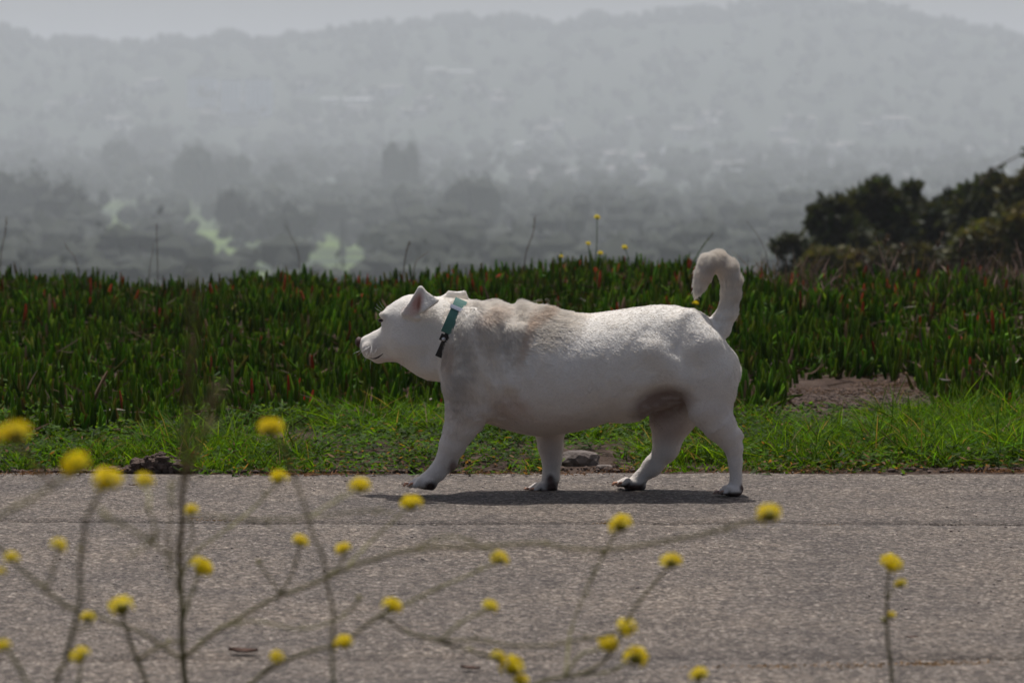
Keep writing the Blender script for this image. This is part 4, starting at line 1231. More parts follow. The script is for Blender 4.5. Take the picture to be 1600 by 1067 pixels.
# ------------------------------------------------------------------ foreground mustard plants (out of focus)
mst_m = noise_mat('mustard_stem', (0.10, 0.088, 0.032), (0.19, 0.165, 0.065), 60, 0.7)
mst_l = noise_mat('pale_mustard_stem', (0.20, 0.19, 0.075), (0.32, 0.30, 0.13), 60, 0.7)
brn_m = noise_mat('brown_seed_stem', (0.10, 0.06, 0.02), (0.2, 0.13, 0.04), 60, 0.7)
leaf_pod = leaf_mat('seed_pod', 0.2, 0.6, 0.2, (1.2, 1.2, 0.6))
def mustard(label, main, branches, flowers, mt_main=None):
    """main/branches: lists of (px,py,Y,radius mm); flowers (px,py,Y,diam px,bud?)"""
    kY = 0.9
    b0 = at(main[0][0], main[0][1], main[0][2] * kY)
    b0 = Vector((b0.x, b0.y, 0.0))
    r0 = empty('mustard_plant', b0, label, 'flower', 'mustard plants in the blurred foreground')
    def st(name, pts, mt, ground=False):
        P_ = [tuple(at(a, b_, Y * kY)) + (r * kY,) for (a, b_, Y, r) in pts]
        if ground: P_ = [(b0.x, b0.y, -0.01, pts[0][3] * 1.2)] + P_
        q = smooth_poly(P_, 6)
        wob = (vnoise(q[:, :3], 30, 7)[:, None] - 0.5) * np.array([0.004, 0, 0.004])
        V, f = tube(q[:, :3] + wob - np.array(b0), np.maximum(q[:, 3] * 1.3, 0.4) / 1000, 6)
        # short upright seed pods pressed along the stem
        Lq = np.linalg.norm(np.diff(q[:, :3], axis=0), axis=1).sum(); npd = int(Lq / 0.016)
        if npd > 1 and not ground:
            ii = rng.integers(1, len(q), npd); tdr = norm(q[ii, :3] - q[ii - 1, :3])
            pods.append((q[ii, :3] + wob[ii] - np.array(b0), norm(tdr + rng.normal(size=(npd, 3)) * 0.45)))
        return mesh_np(name, V, f, mt, parent=r0)
    st('stem', main, mt_main or mst_m, True)
    pods = []
    for br in branches: st('branch', br[0], br[1] if len(br) > 1 else mst_m)
    if pods:
        pb = np.concatenate([q[0] for q in pods]); pd = np.concatenate([q[1] for q in pods]); n_ = len(pb)
        cc = np.tile(np.array([[0.24, 0.22, 0.09]]), (n_, 1)) * rng.uniform(0.6, 1.3, (n_, 1))
        V, f, c = blades(pb, pd, np.zeros((n_, 3)), rng.uniform(0.005, 0.011, n_), np.full(n_, 0.0022), 2, [0.7, 1, 0.2], cc, cc, 3)
        o = mesh_np('seed_pods', V, f, leaf_pod, c, parent=r0); o['kind'] = 'stuff'
    for fl in flowers:
        flower(r0, at(fl[0], fl[1], fl[2] * kY), (1.5 if len(fl) < 5 else 1.2) * fl[3] * fl[2] * kY / FPX, b0, bud=len(fl) > 4)
Y1 = 3.55
mustard('tall blurred mustard plant with a dark stem rising at left of the picture',
    [(294, 1110, Y1, 2.8), (289, 1040, Y1, 2.7), (284, 960, Y1, 2.5), (281, 880, Y1, 2.4), (283, 800, 3.3, 2.3), (287, 740, 2.9, 2.1), (291, 660, 2.4, 1.9), (299, 560, 2.05, 1.8), (303, 480, 1.85, 1.8), (301, 425, 1.75, 1.6)],
    [([(287, 760, 3.0, 1.5), (305, 700, 2.5, 1.3), (325, 650, 2.25, 1.3), (345, 597, 2.1, 1.2)], brn_m),
     ([(290, 1025, Y1, 1.8), (340, 985, Y1, 1.7), (400, 950, Y1, 1.6), (440, 930, Y1, 1.5), (505, 905, Y1, 1.6), (560, 882, 3.5, 1.6), (640, 860, 3.45, 1.6), (740, 852, 3.4, 1.6), (830, 850, 3.4, 1.5), (910, 858, 3.4, 1.5), (1000, 852, 3.4, 1.4), (1100, 836, 3.35, 1.3), (1195, 808, 3.3, 1.2)],),
     ([(505, 905, Y1, 1.1), (530, 885, Y1, 1.0), (538, 862, Y1, 0.9)], mst_l),
     ([(540, 888, Y1, 1.1), (575, 850, 3.6, 0.9), (610, 818, 3.6, 0.9), (642, 790, 3.6, 0.9)], mst_l),
     ([(438, 930, Y1, 1.1), (460, 890, Y1, 1.0), (469, 850, Y1, 0.9)],),
     ([(438, 928, Y1, 1.0), (418, 900, Y1, 0.9), (404, 880, Y1, 0.8)],),
     ([(284, 975, Y1, 1.5), (298, 930, Y1, 1.3), (313, 893, Y1, 1.2)], mst_l),
     ([(282, 905, Y1, 1.1), (305, 862, Y1, 1.0), (350, 830, Y1, 0.9), (400, 790, 3.6, 0.9), (434, 752, 3.6, 0.9)], mst_l),
     ([(283, 870, Y1, 0.9), (303, 840, Y1, 0.8), (299, 800, Y1, 0.8)],),
     ([(289, 1030, Y1, 1.6), (245, 1000, Y1, 1.4), (190, 975, Y1, 1.3), (150, 960, Y1, 1.2), (138, 965, 3.5, 1.0)],),
     ([(287, 905, 3.3, 0.9), (262, 868, 3.1, 0.9), (225, 840, 2.9, 0.9), (185, 812, 2.8, 0.8), (158, 795, 2.8, 0.8)], mst_l),
     ([(286, 940, 3.3, 0.9), (268, 900, 3.2, 0.8), (262, 850, 3.1, 0.8), (268, 800, 3.0, 0.8), (268, 765, 3.0, 0.8)], mst_l),
     ([(350, 978, Y1, 0.9), (400, 968, 3.5, 0.8), (470, 980, 3.5, 0.8), (530, 965, 3.5, 0.8), (562, 935, 3.5, 0.8)], mst_l),
     ([(640, 860, 3.4, 1.0), (700, 838, 3.3, 0.9), (760, 858, 3.3, 0.8), (779, 872, 3.4, 0.7)], mst_l),
     ([(283, 812, 3.3, 1.0), (330, 806, 3.3, 0.9), (400, 812, 3.3, 0.9), (480, 808, 3.3, 0.8), (560, 800, 3.3, 0.8), (610, 800, 3.4, 0.7)],),
     ([(200, 870, 3.0, 0.7), (240, 840, 3.0, 0.7), (235, 790, 3.0, 0.7), (227, 758, 3.1, 0.8)], mst_l)],
    [(1202, 804, 3.3, 33), (536, 858, Y1, 20), (643, 787, 3.6, 28), (469, 846, Y1, 21), (404, 878, Y1, 13, 1), (315, 887, Y1, 30), (436, 747, 3.6, 24), (299, 797, Y1, 18), (137, 965, 3.5, 20), (226, 752, 3.1, 24)])
Y2 = 3.1
mustard('blurred mustard plant with large yellow heads at the left picture edge',
    [(88, 1110, Y2, 2.0), (104, 1030, Y2, 1.9), (120, 960, Y2, 1.8), (127, 880, Y2, 1.7), (132, 820, 3.0, 1.5), (148, 785, 2.95, 1.4), (165, 757, 2.9, 1.3)],
    [([(122, 958, Y2, 1.6), (80, 935, Y2, 1.5), (40, 895, Y2, 1.4), (15, 868, Y2, 1.2), (-15, 840, Y2, 1.1)],),
     ([(70, 925, Y2, 1.0), (85, 890, Y2, 0.9), (92, 858, Y2, 0.9)],),
     ([(-40, 830, 2.8, 1.4), (20, 795, 2.75, 1.4), (80, 762, 2.7, 1.3), (118, 732, 2.65, 1.3)], mst_l),
     ([(80, 762, 2.7, 1.3), (55, 725, 2.6, 1.3), (24, 682, 2.5, 1.3)], brn_m),
     ([(24, 700, 2.5, 1.0), (4, 683, 2.5, 1.0)], brn_m),
     ([(115, 985, Y2, 1.0), (140, 975, Y2, 0.9), (137, 962, Y2, 0.8)],),
     ([(-20, 990, Y2, 1.3), (15, 1020, Y2, 1.3), (50, 1075, Y2, 1.4)], mst_l)],
    [(167, 752, 2.9, 40), (120, 727, 2.65, 37), (26, 677, 2.5, 35), (3, 681, 2.5, 28), (92, 852, Y2, 21), (126, 857, Y2, 16, 1), (18, 872, Y2, 20), (268, 757, 2.9, 13, 1), (68, 915, Y2, 12, 1), (4, 1010, Y2, 20), (2, 893, Y2, 13)])
mustard('low mustard stem with one bright head in the lower left corner',
    [(112, 1120, 3.4, 1.6), (120, 1070, 3.4, 1.4), (125, 1030, 3.4, 1.3)], [], [(125, 1024, 3.4, 26)], mst_l)
Y3 = 3.5
mustard('slanting mustard stem with a lone round yellow head near the lower left',
    [(240, 1120, Y3, 2.0), (225, 1060, Y3, 1.9), (205, 1000, Y3, 1.7), (191, 955, Y3, 1.5)],
    [([(215, 1030, Y3, 1.4), (250, 1010, Y3, 1.3), (292, 1000, Y3, 1.2)],)], [(190, 948, Y3, 33)])
mustard('pale mustard stem left of the front paw, its top head against the grass',
    [(522, 1110, 3.4, 1.6), (521, 1020, 3.4, 1.5), (518, 940, 3.35, 1.4), (505, 880, 3.3, 1.3), (485, 820, 3.25, 1.2), (468, 770, 3.2, 1.2), (448, 712, 3.15, 1.2), (425, 674, 3.1, 1.2)],
    [([(480, 810, 3.3, 0.9), (520, 785, 3.4, 0.8), (560, 764, 3.5, 0.8)], mst_l)], [(423, 669, 3.1, 31), (563, 760, 3.5, 27)], mst_l)
Y4 = 3.6
mustard('sprawling mustard plant with several yellow heads along the bottom centre',
    [(380, 1110, Y4, 1.9), (400, 1062, Y4, 1.8), (440, 1035, Y4, 1.7), (490, 1016, Y4, 1.5), (535, 1004, Y4, 1.4), (580, 970, Y4, 1.3), (610, 950, Y4, 1.2)],
    [([(560, 985, Y4, 1.1), (610, 955, 3.7, 1.0), (680, 922, 3.7, 1.0), (740, 896, 3.7, 0.9), (778, 878, 3.7, 0.9)], mst_l),
     ([(590, 960, Y4, 1.3), (640, 985, Y4, 1.3), (690, 998, Y4, 1.3), (760, 1002, Y4, 1.2), (840, 1010, Y4, 1.2), (920, 998, Y4, 1.1), (975, 985, Y4, 1.0)],),
     ([(690, 998, Y4, 1.1), (725, 970, Y4, 1.0), (764, 951, Y4, 0.9)], mst_l),
     ([(660, 990, Y4, 1.3), (720, 1012, Y4, 1.2), (770, 1028, Y4, 1.2), (800, 1042, Y4, 1.1)],),
     ([(400, 1062, Y4, 0.9), (420, 1040, Y4, 0.9), (432, 1028, Y4, 0.8)],)],
    [(537, 1004, Y4, 25), (613, 947, Y4, 26), (780, 873, 3.7, 24), (766, 948, Y4, 21), (432, 1026, Y4, 19), (778, 1026, Y4, 20), (800, 1042, Y4, 33), (560, 932, Y4, 11, 1)])
mustard('mustard spray fanning up right of bottom centre with five heads',
    [(780, 1120, Y4, 2.0), (840, 1068, Y4, 1.9), (900, 1056, Y4, 1.7), (940, 1035, Y4, 1.6), (968, 1000, Y4, 1.4), (985, 960, Y4, 1.2), (1015, 920, Y4, 1.1), (1047, 883, Y4, 1.1)],
    [([(880, 1060, Y4, 1.2), (905, 1025, Y4, 1.2), (948, 1010, Y4, 1.2)], mst_l),
     ([(900, 1056, Y4, 1.3), (950, 1048, Y4, 1.2), (992, 1030, Y4, 1.2)], mst_l),
     ([(880, 1060, Y4, 1.0), (892, 980, 3.65, 0.9), (915, 925, 3.65, 0.9), (938, 875, 3.65, 0.9), (968, 825, 3.6, 0.9)], mst_l),
     ([(820, 1085, Y4, 1.0), (815, 1066, Y4, 1.0)],)],
    [(1049, 878, Y4, 27), (979, 980, Y4, 27), (950, 1006, Y4, 27), (994, 1027, Y4, 32), (970, 820, 3.6, 31), (814, 1064, Y4, 22), (943, 864, 3.65, 13, 1)])
mustard('single mustard head cut by the bottom edge right of centre',
    [(1096, 1130, Y4, 1.5), (1094, 1080, Y4, 1.3), (1092, 1060, Y4, 1.2)], [], [(1092, 1055, Y4, 24)], mst_l)
mustard('lone upright mustard stem at the right with three small heads',
    [(1393, 1120, 3.8, 1.9), (1391, 1040, 3.8, 1.7), (1388, 970, 3.8, 1.5), (1387, 920, 3.8, 1.3), (1391, 884, 3.8, 1.2)],
    [([(1388, 935, 3.8, 0.8), (1396, 920, 3.8, 0.8), (1405, 914, 3.8, 0.8)], mst_l), ([(1389, 975, 3.8, 0.8), (1380, 968, 3.8, 0.8)], mst_l)],
    [(1392, 881, 3.8, 28), (1407, 913, 3.8, 17), (1392, 962, 3.8, 13), (1380, 968, 3.8, 14, 1)])
# near verge they grow from (below the picture)
n_ = 9000
Xl = rng.uniform(-2.0, 2.0, n_); Yl = rng.uniform(2.3, 4.2, n_)
base = np.stack([Xl, Yl, 0 * Xl - 0.004], 1)
dirn = np.stack([rng.normal(size=n_) * 0.5, rng.normal(size=n_) * 0.5, np.ones(n_)], 1)
cg = np.array([0.07, 0.12, 0.025]) * rng.uniform(0.5, 1.4, (n_, 1))
V, f, c = blades(base, dirn, np.zeros((n_, 3)) - np.array([0, 0, 0.3]), rng.uniform(0.02, 0.07, n_), np.full(n_, 0.003), 2, [1, 0.8, 0.1], cg, cg * 0.7, 2)
o = mesh_np('verge_grass', V, f, grass_m, c); tag(o, 'short grass of the near verge where the mustard grows', kind='stuff')

# ------------------------------------------------------------------ dark trees at right beyond the bank
bark_m = noise_mat('grey_bark', (0.06, 0.045, 0.035), (0.14, 0.11, 0.09), 3, 0.9)
tree_leaf = leaf_mat('tree_leaf', 0.3, 0.55, 0.25, (1.3, 1.3, 0.5))
def crown_leaves(lobes, n, size, colr, seed=0, flatn=0.0):
    """lobes: list of (x,y,z,rx,ry,rz). leaf faces in clumps over the lobes' shells"""
    lobes = np.array(lobes)
    ar = lobes[:, 3] * lobes[:, 5]
    ncl = max(8, n // 22)
    li = rng.choice(len(lobes), ncl, p=ar / ar.sum())
    u = norm(rng.normal(size=(ncl, 3)))
    rr0 = rng.uniform(0.55, 1.08, (ncl, 1))
    cc = lobes[li, :3] + u * lobes[li, 3:6] * rr0
    per_ = n // ncl
    base = np.repeat(cc, per_, 0); cr = np.repeat(lobes[li, 3:4] * 0.22, per_, 0)
    base = base + rng.normal(size=base.shape) * cr
    m_ = len(base)
    dirn = norm(rng.normal(size=(m_, 3)) + np.array([0, 0, -0.2]))
    clc = np.repeat(rng.uniform(0.55, 1.5, (ncl, 1)) * np.stack([rng.uniform(0.8, 1.35, ncl), np.ones(ncl), rng.uniform(0.7, 1.2, ncl)], 1), per_, 0)
    c_ = np.array(colr) * clc * rng.uniform(0.7, 1.3, (m_, 1))
    s_ = rng.uniform(0.6, 1.3, m_) * size
    return blades(base, dirn, np.zeros((m_, 3)), s_, s_ * 0.45, 2, [0.3, 1, 0.1], c_, c_, 2)
def tree(label, px0, Y, lobes_px, n, col, size, trunk_r=0.12, name='tree', group=None, cat='tree', zdrop=None):
    """lobes in photo pixels: (px,py,rx,ry)"""
    Y *= 0.62; size *= 0.7; trunk_r *= 0.7
    gz_ = float(ground_z(at(px0, 400, Y).x, Y))
    b0 = Vector((at(px0, 400, Y).x, Y, gz_))
    r0 = empty(name, b0, label, cat, group)
    s_ = Y / FPX
    L_ = []
    for (a, b_, rx, ry) in lobes_px:
        q = at(a, b_, Y)
        L_.append((q.x - b0.x, random.uniform(-0.4, 0.4) * rx * s_, q.z - b0.z, rx * s_, (rx + ry) / 2 * s_, ry * s_))
    V, f, c = crown_leaves(L_, n, size, col)
    mesh_np('crown', V, f, tree_leaf, c, smooth=False, parent=r0)
    tx = []
    top = max(L_, key=lambda q: q[2])
    mid = np.mean([q[:3] for q in L_], axis=0)
    pts_ = smooth_poly([(0, 0, -0.3), (mid[0] * 0.3, 0, mid[2] * 0.4), (mid[0], mid[1], mid[2] * 0.8), (top[0], top[1], top[2])], 4)
    V, f = tube(pts_, np.linspace(trunk_r, trunk_r * 0.25, len(pts_)), 7)
    mesh_np('trunk', V, f, bark_m, parent=r0)
    for q in L_:
        if q is top: continue
        st_ = np.array(pts_[len(pts_) // 2]); en = np.array(q[:3])
        pp = smooth_poly([tuple(st_), tuple((st_ + en) / 2 + np.array([0, 0, -0.1 * abs(en[0] - st_[0])])), tuple(en)], 3)
        V, f = tube(pp, np.linspace(trunk_r * 0.5, trunk_r * 0.15, len(pp)), 5)
        mesh_np('limb', V, f, bark_m, parent=r0)
    return r0
G_ = 'dark trees at the right beyond the bank'
dk = (0.030, 0.038, 0.014); dk2 = (0.055, 0.055, 0.018)
tree('small crooked tree with two loose crown tufts at the left end of the dark trees', 1240, 58,
     [(1243, 378, 17, 10), (1219, 388, 8, 12), (1260, 395, 8, 9), (1246, 407, 7, 8), (1262, 414, 12, 10), (1236, 425, 16, 8)], 1300, dk, 0.14, 0.07, group=G_)
tree('round topped dark tree leftmost of the large dark crowns', 1300, 60,
     [(1303, 335, 24, 22), (1283, 345, 17, 18), (1310, 365, 34, 26), (1296, 385, 20, 22), (1330, 390, 36, 30), (1345, 420, 60, 20)], 9000, dk, 0.17, 0.14, group=G_)
tree('tallest rounded dark tree in the middle of the dark grove', 1370, 61,
     [(1367, 312, 26, 24), (1345, 322, 18, 22), (1388, 322, 20, 18), (1372, 350, 42, 30), (1400, 350, 24, 26), (1380, 392, 50, 34)], 11000, dk, 0.17, 0.14, group=G_)
tree('dark tree with a pointed top right of the tallest rounded one', 1432, 63,
     [(1425, 302, 7, 14), (1422, 322, 18, 18), (1440, 330, 14, 12), (1432, 352, 30, 24), (1440, 385, 48, 40)], 9500, dk, 0.17, 0.14, group=G_)
tree('dark tree with a lower flat crown between the pointed tree and the right hand trees', 1480, 62,
     [(1462, 340, 18, 16), (1488, 320, 12, 16), (1484, 345, 26, 22), (1480, 380, 40, 36)], 8500, dk, 0.17, 0.13, group=G_)
tree('dark tree with a loose leafy top near the right edge', 1535, 60,
     [(1540, 300, 18, 14), (1550, 286, 16, 9), (1515, 308, 18, 13), (1572, 300, 14, 10), (1530, 335, 34, 26), (1560, 345, 36, 28), (1540, 390, 50, 40)], 13000, (0.036, 0.045, 0.016), 0.17, 0.14, group=G_)
tr_r = tree('dark tree cut by the right picture edge with a stray twig above', 1610, 57,
     [(1592, 300, 20, 14), (1612, 290, 20, 18), (1590, 335, 26, 24), (1625, 330, 34, 34), (1605, 385, 46, 40)], 10000, dk2, 0.17, 0.14, group=G_)
# stray twig reaching up
tw0 = at(1535, 288, 57 * 0.62); tb = Vector(tr_r.location)
tw = smooth_poly([tuple(at(1530, 290, 57 * 0.62)), tuple(at(1548, 268, 57 * 0.62)), tuple(at(1575, 252, 57 * 0.62)), tuple(at(1606, 236, 57 * 0.62))], 5) - np.array(tb)
V, f = tube(tw, np.linspace(0.013, 0.005, len(tw)), 5); twig = mesh_np('twig', V, f, bark_m, parent=tr_r)
for ids in ((7, 8, 8, 9), (13, 13, 14, 14, 15, 15, 15, 15, 15, 15)):
    bs = tw[list(ids)]
    n_ = len(bs); cc = np.tile(np.array([[0.04, 0.06, 0.02]]), (n_, 1))
    V, f, c = blades(bs - 0, rng.normal(size=(n_, 3)) + np.array([0.8, 0, 0.3]), np.zeros((n_, 3)), np.full(n_, 0.09), np.full(n_, 0.04), 2, [0.3, 1, 0.1], cc, cc, 2)
    mesh_np('leaf_tuft', V, f, tree_leaf, c, smooth=False, parent=tr_r)
G2 = 'olive bushes before the dark trees'
tree('yellowish olive bush at the left foot of the dark trees', 1300, 50, [(1290, 412, 26, 18), (1320, 415, 28, 16), (1270, 425, 20, 12)], 3800, (0.085, 0.08, 0.025), 0.12, 0.05, 'bush', G2, 'bush')
tree('olive bush in front of the middle of the dark grove', 1400, 50, [(1390, 415, 34, 18), (1430, 412, 30, 18), (1460, 420, 26, 16)], 4200, (0.05, 0.05, 0.018), 0.12, 0.05, 'bush', G2, 'bush')
tree('brighter olive bush low at the right before the dark trees', 1540, 50, [(1530, 385, 30, 26), (1560, 375, 28, 22), (1510, 405, 26, 24), (1560, 408, 34, 22)], 7000, (0.075, 0.075, 0.022), 0.12, 0.06, 'bush', G2, 'bush')
tree('olive bush at the very right edge before the dark trees', 1595, 49, [(1595, 350, 26, 24), (1610, 385, 26, 30), (1590, 415, 24, 20)], 6000, (0.07, 0.07, 0.022), 0.12, 0.06, 'bush', G2, 'bush')

# ------------------------------------------------------------------ misty valley: trees one can tell apart, woods, houses
far_leaf = noise_mat('far_foliage', (0.012, 0.017, 0.012), (0.032, 0.040, 0.026), 0.25, 0.9)
def blob_tree_mesh(seed, kind):
    g = np.random.default_rng(seed)
    cs, rs = [], []
    if kind == 'flat':
        for i in range(16): a = g.uniform(0, 6.28); r_ = g.uniform(0, 1) ** 0.6; cs.append((r_ * math.cos(a), r_ * math.sin(a), 0.95 + g.uniform(-0.12, 0.1) - 0.15 * r_)); rs.append(g.uniform(0.18, 0.34))
    elif kind == 'tall':
        for i in range(18): z_ = g.uniform(0.35, 1.2); r_ = g.uniform(0, 0.42) * (1.25 - abs(z_ - 0.8)); a = g.uniform(0, 6.28); cs.append((r_ * math.cos(a), r_ * math.sin(a), z_)); rs.append(g.uniform(0.12, 0.25))
    else:
        for i in range(18): v_ = norm(g.normal(size=3)); cs.append((v_[0] * 0.6, v_[1] * 0.6, 0.68 + v_[2] * 0.36)); rs.append(g.uniform(0.2, 0.36))
    V, f = lumps(cs, rs, ICO1, seed, 0.85)
    n = 900
    ii = g.integers(0, len(cs), n)
    ba = np.array(cs)[ii] + norm(g.normal(size=(n, 3))) * np.array(rs)[ii][:, None] * g.uniform(0.85, 1.35, (n, 1))
    col = np.zeros((n, 3))
    V2, f2, _ = blades(ba, g.normal(size=(n, 3)), np.zeros((n, 3)), g.uniform(0.05, 0.11, n), g.uniform(0.03, 0.06, n), 1, [1, 0.4], col, col, 2)
    return np.concatenate([V, V2]), [f, f2 + len(V)]
BT = []
for i, k_ in enumerate(('flat', 'round', 'tall', 'round', 'flat', 'tall')):
    V, f = blob_tree_mesh(60 + i, k_)
    o = mesh_np('crown', V, f, far_leaf, smooth=False); BT.append(o.data); bpy.data.objects.remove(o)
V, f = tube(smooth_poly([(0, 0, 0), (0.02, 0, 0.3), (-0.01, 0, 0.6), (0.02, 0, 0.9)], 3), np.linspace(0.045, 0.015, 10), 6)
o = mesh_np('trunk', V, f, bark_m); TRK = o.data; bpy.data.objects.remove(o)
PATCH = [(185, 340, 50, 14), (165, 345, 22, 14), (218, 345, 26, 12), (275, 340, 12, 30), (282, 358, 16, 14), (322, 320, 14, 28), (330, 365, 10, 35), (235, 298, 12, 10), (388, 372, 14, 12), (405, 402, 24, 15),
         (520, 370, 10, 22), (508, 400, 22, 24), (548, 402, 12, 16), (455, 318, 16, 5), (600, 330, 22, 5), (566, 405, 6, 18), (598, 400, 10, 20)]
def covers_patch(px, top, bot, w):
    for (cx, cy, rx, ry) in PATCH:
        if abs(px - cx) < (rx + w) * 0.36 and bot > cy - ry * 0.3 and top < cy + ry * 0.3: return True
    return False
def valley_tree(px, foot, hpx, wpx, kind, label, group):
    # distance from the row of the foot on the valley ground
    Yv = 700.0
    for _ in range(60):
        gz_ = float(ground_z((px - 800) / FPX * Yv, Yv)); row = HOR + (H - gz_) * FPX / Yv
        Yv *= 1 + (row - foot) / 1500.0
        Yv = min(max(Yv, 330), 1900)
    X_ = (px - 800) / FPX * Yv; gz_ = float(ground_z(X_, Yv)); s_ = Yv / FPX
    r0 = empty('valley_tree', (X_, Yv, gz_), label, 'tree', group)
    c = bpy.data.objects.new('crown', BT[kind]); link(c, r0); c.scale = (wpx * s_ / 2, wpx * s_ / 2, hpx * s_ / 1.2); c.rotation_euler = (0, 0, random.uniform(0, 6))
    t = bpy.data.objects.new('trunk', TRK); link(t, r0); t.scale = (wpx * s_ * 0.5, wpx * s_ * 0.5, hpx * s_ / 1.2)
GV = 'misty trees one can tell apart in the valley'
VT = [(305, 335, 105, 84, 3, 'tall misty tree with a dark top above the left meadows'),
      (628, 345, 122, 74, 1, 'dark oval tree shape standing in for a soft smudge left of centre in the valley'),  # tree shape added to match a soft dark smudge, not a known tree
      (240, 262, 64, 72, 1, 'broad round misty tree upper left of the meadows'),
      (188, 300, 80, 70, 3, 'misty tree just above the leftmost meadow patch'),
      (355, 330, 84, 80, 0, 'flat crowned misty tree right of the tall dark topped tree'),
      (440, 335, 78, 60, 3, 'rounded misty tree in the middle left of the valley'),
      (370, 405, 105, 62, 0, 'flat topped misty tree between the middle meadow strips'),
      (250, 415, 75, 90, 1, 'broad dark misty tree below the left meadows'),
      (450, 420, 100, 74, 4, 'spreading misty tree between the two lower meadow patches'),
      (545, 372, 58, 86, 0, 'wide flat crowned misty tree above the lower right meadow'),
      (535, 425, 75, 20, 2, 'slim misty trunked tree standing in the lower right meadow'),
      (574, 428, 70, 30, 5, 'narrow misty tree at the right end of the lower meadow'),
      (735, 400, 120, 110, 1, 'big rounded misty tree right of the meadows near the centre'),
      (100, 420, 130, 120, 3, 'large dark misty tree mass at the lower left'),
      (30, 400, 130, 130, 1, 'large misty tree at the left picture edge')]
for (a, b_, c, d_, k_, l_) in VT: valley_tree(a, b_, c, d_, k_, l_, GV)

# woods as masses
woods = []
def wood(n, y0, y1, hmin, hmax, accept, pxr=(-250, 1850)):
    cs, rs = [], []
    for _ in range(n):
        Yw_ = random.uniform(y0, y1); pxw_ = random.uniform(*pxr)
        X_ = (pxw_ - 800) / FPX * Yw_; gz_ = float(ground_z(X_, Yw_)); hh = random.uniform(hmin, hmax)
        _, top_ = proj(X_, Yw_, gz_ + hh); _, bot_ = proj(X_, Yw_, gz_)
        w_ = hh * 0.55 * FPX / Yw_
        if covers_patch(pxw_, top_, bot_, w_) or not accept(pxw_, top_, Yw_): continue
        for q in range(7):
            cs.append((X_ + random.gauss(0, hh * 0.28), Yw_ + random.gauss(0, hh * 0.28), gz_ + hh * random.uniform(0.35, 0.92))); rs.append(hh * random.uniform(0.13, 0.27))
        if Yw_ < 1400:
            cs.append((X_, Yw_, gz_ + hh * 0.2)); rs.append(hh * 0.12)
    return cs, rs
cs, rs = [], []
for (n, y0, y1, a, b_, acc) in (
    (480, 350, 720, 8, 14, lambda px, t, Y: t > 285 or px > 650),
    (420, 760, 1150, 8, 14, lambda px, t, Y: True),
    (620, 1150, 1900, 8, 15, lambda px, t, Y: (px < 700 or random.random() < 0.6)),
    (900, 1900, 2450, 7, 13, lambda px, t, Y: random.random() < 0.75)):
    q = wood(n, y0, y1, a, b_, acc); cs += q[0]; rs += q[1]
V, f = lumps(cs, rs, ICO1, 9, 0.85)
n = 60000
ii = rng.choice(len(cs), n); csa, rsa = np.array(cs), np.array(rs)
ba = csa[ii] + norm(rng.normal(size=(n, 3))) * rsa[ii][:, None] * rng.uniform(0.85, 1.4, (n, 1))
col = np.zeros((n, 3))
V2, f2, _ = blades(ba, rng.normal(size=(n, 3)), np.zeros((n, 3)), rng.uniform(0.25, 0.6, n) * rsa[ii], rng.uniform(0.15, 0.35, n) * rsa[ii], 1, [1, 0.4], col, col, 2)
o = mesh_np('far_woods', np.concatenate([V, V2]), [f, f2 + len(V)], far_leaf, smooth=False)
tag(o, 'dark woods covering the misty valley floor and hillsides', kind='stuff')
# tree line on the ridge
cs, rs = [], []
for i in range(620):
    px_ = random.uniform(-250, 1850); Yw_ = YR - random.uniform(0, 60)
    X_ = (px_ - 800) / FPX * Yw_; gz_ = float(ground_z(X_, Yw_)); nn_ = float(vnoise(np.array([[px_, 0, 0]]), 1 / 23.0, 5)[0])
    hh = 3 + 10 * max(0, nn_ - 0.25) * (1 if px_ < 1150 else 0.45)
    for q in range(4): cs.append((X_ + random.gauss(0, 2.6), Yw_, gz_ + hh * random.uniform(0.2, 0.85))); rs.append(hh * random.uniform(0.25, 0.42) + 0.6)
V, f = lumps(cs, rs, ICO1, 11, 0.85)
o = mesh_np('ridge_woods', V, f, far_leaf, smooth=False); tag(o, 'bumpy line of trees along the hill crest', kind='stuff')

# buildings
wall_w = noise_mat('white_wall', (0.62, 0.60, 0.56), (0.75, 0.73, 0.7), 0.2, 0.8)
wall_b = noise_mat('pale_bluish_wall', (0.66, 0.71, 0.78), (0.74, 0.79, 0.85), 0.1, 0.8)
wall_c = noise_mat('cream_wall', (0.36, 0.36, 0.35), (0.5, 0.5, 0.49), 0.2, 0.8)
roof_g = noise_mat('grey_roof', (0.14, 0.13, 0.125), (0.24, 0.22, 0.21), 0.3, 0.9)
roof_l = noise_mat('light_roof', (0.66, 0.66, 0.66), (0.8, 0.8, 0.8), 0.3, 0.6)
glass = noise_mat('dark_window', (0.05, 0.06, 0.07), (0.09, 0.10, 0.12), 0.5, 0.2)
def boxv(x0, x1, y0, y1, z0, z1):
    V = np.array([(x, y, z) for x in (x0, x1) for y in (y0, y1) for z in (z0, z1)], float)
    f = np.array([[0, 1, 3, 2], [4, 6, 7, 5], [0, 4, 5, 1], [2, 3, 7, 6], [0, 2, 6, 4], [1, 5, 7, 3]])
    return V, f
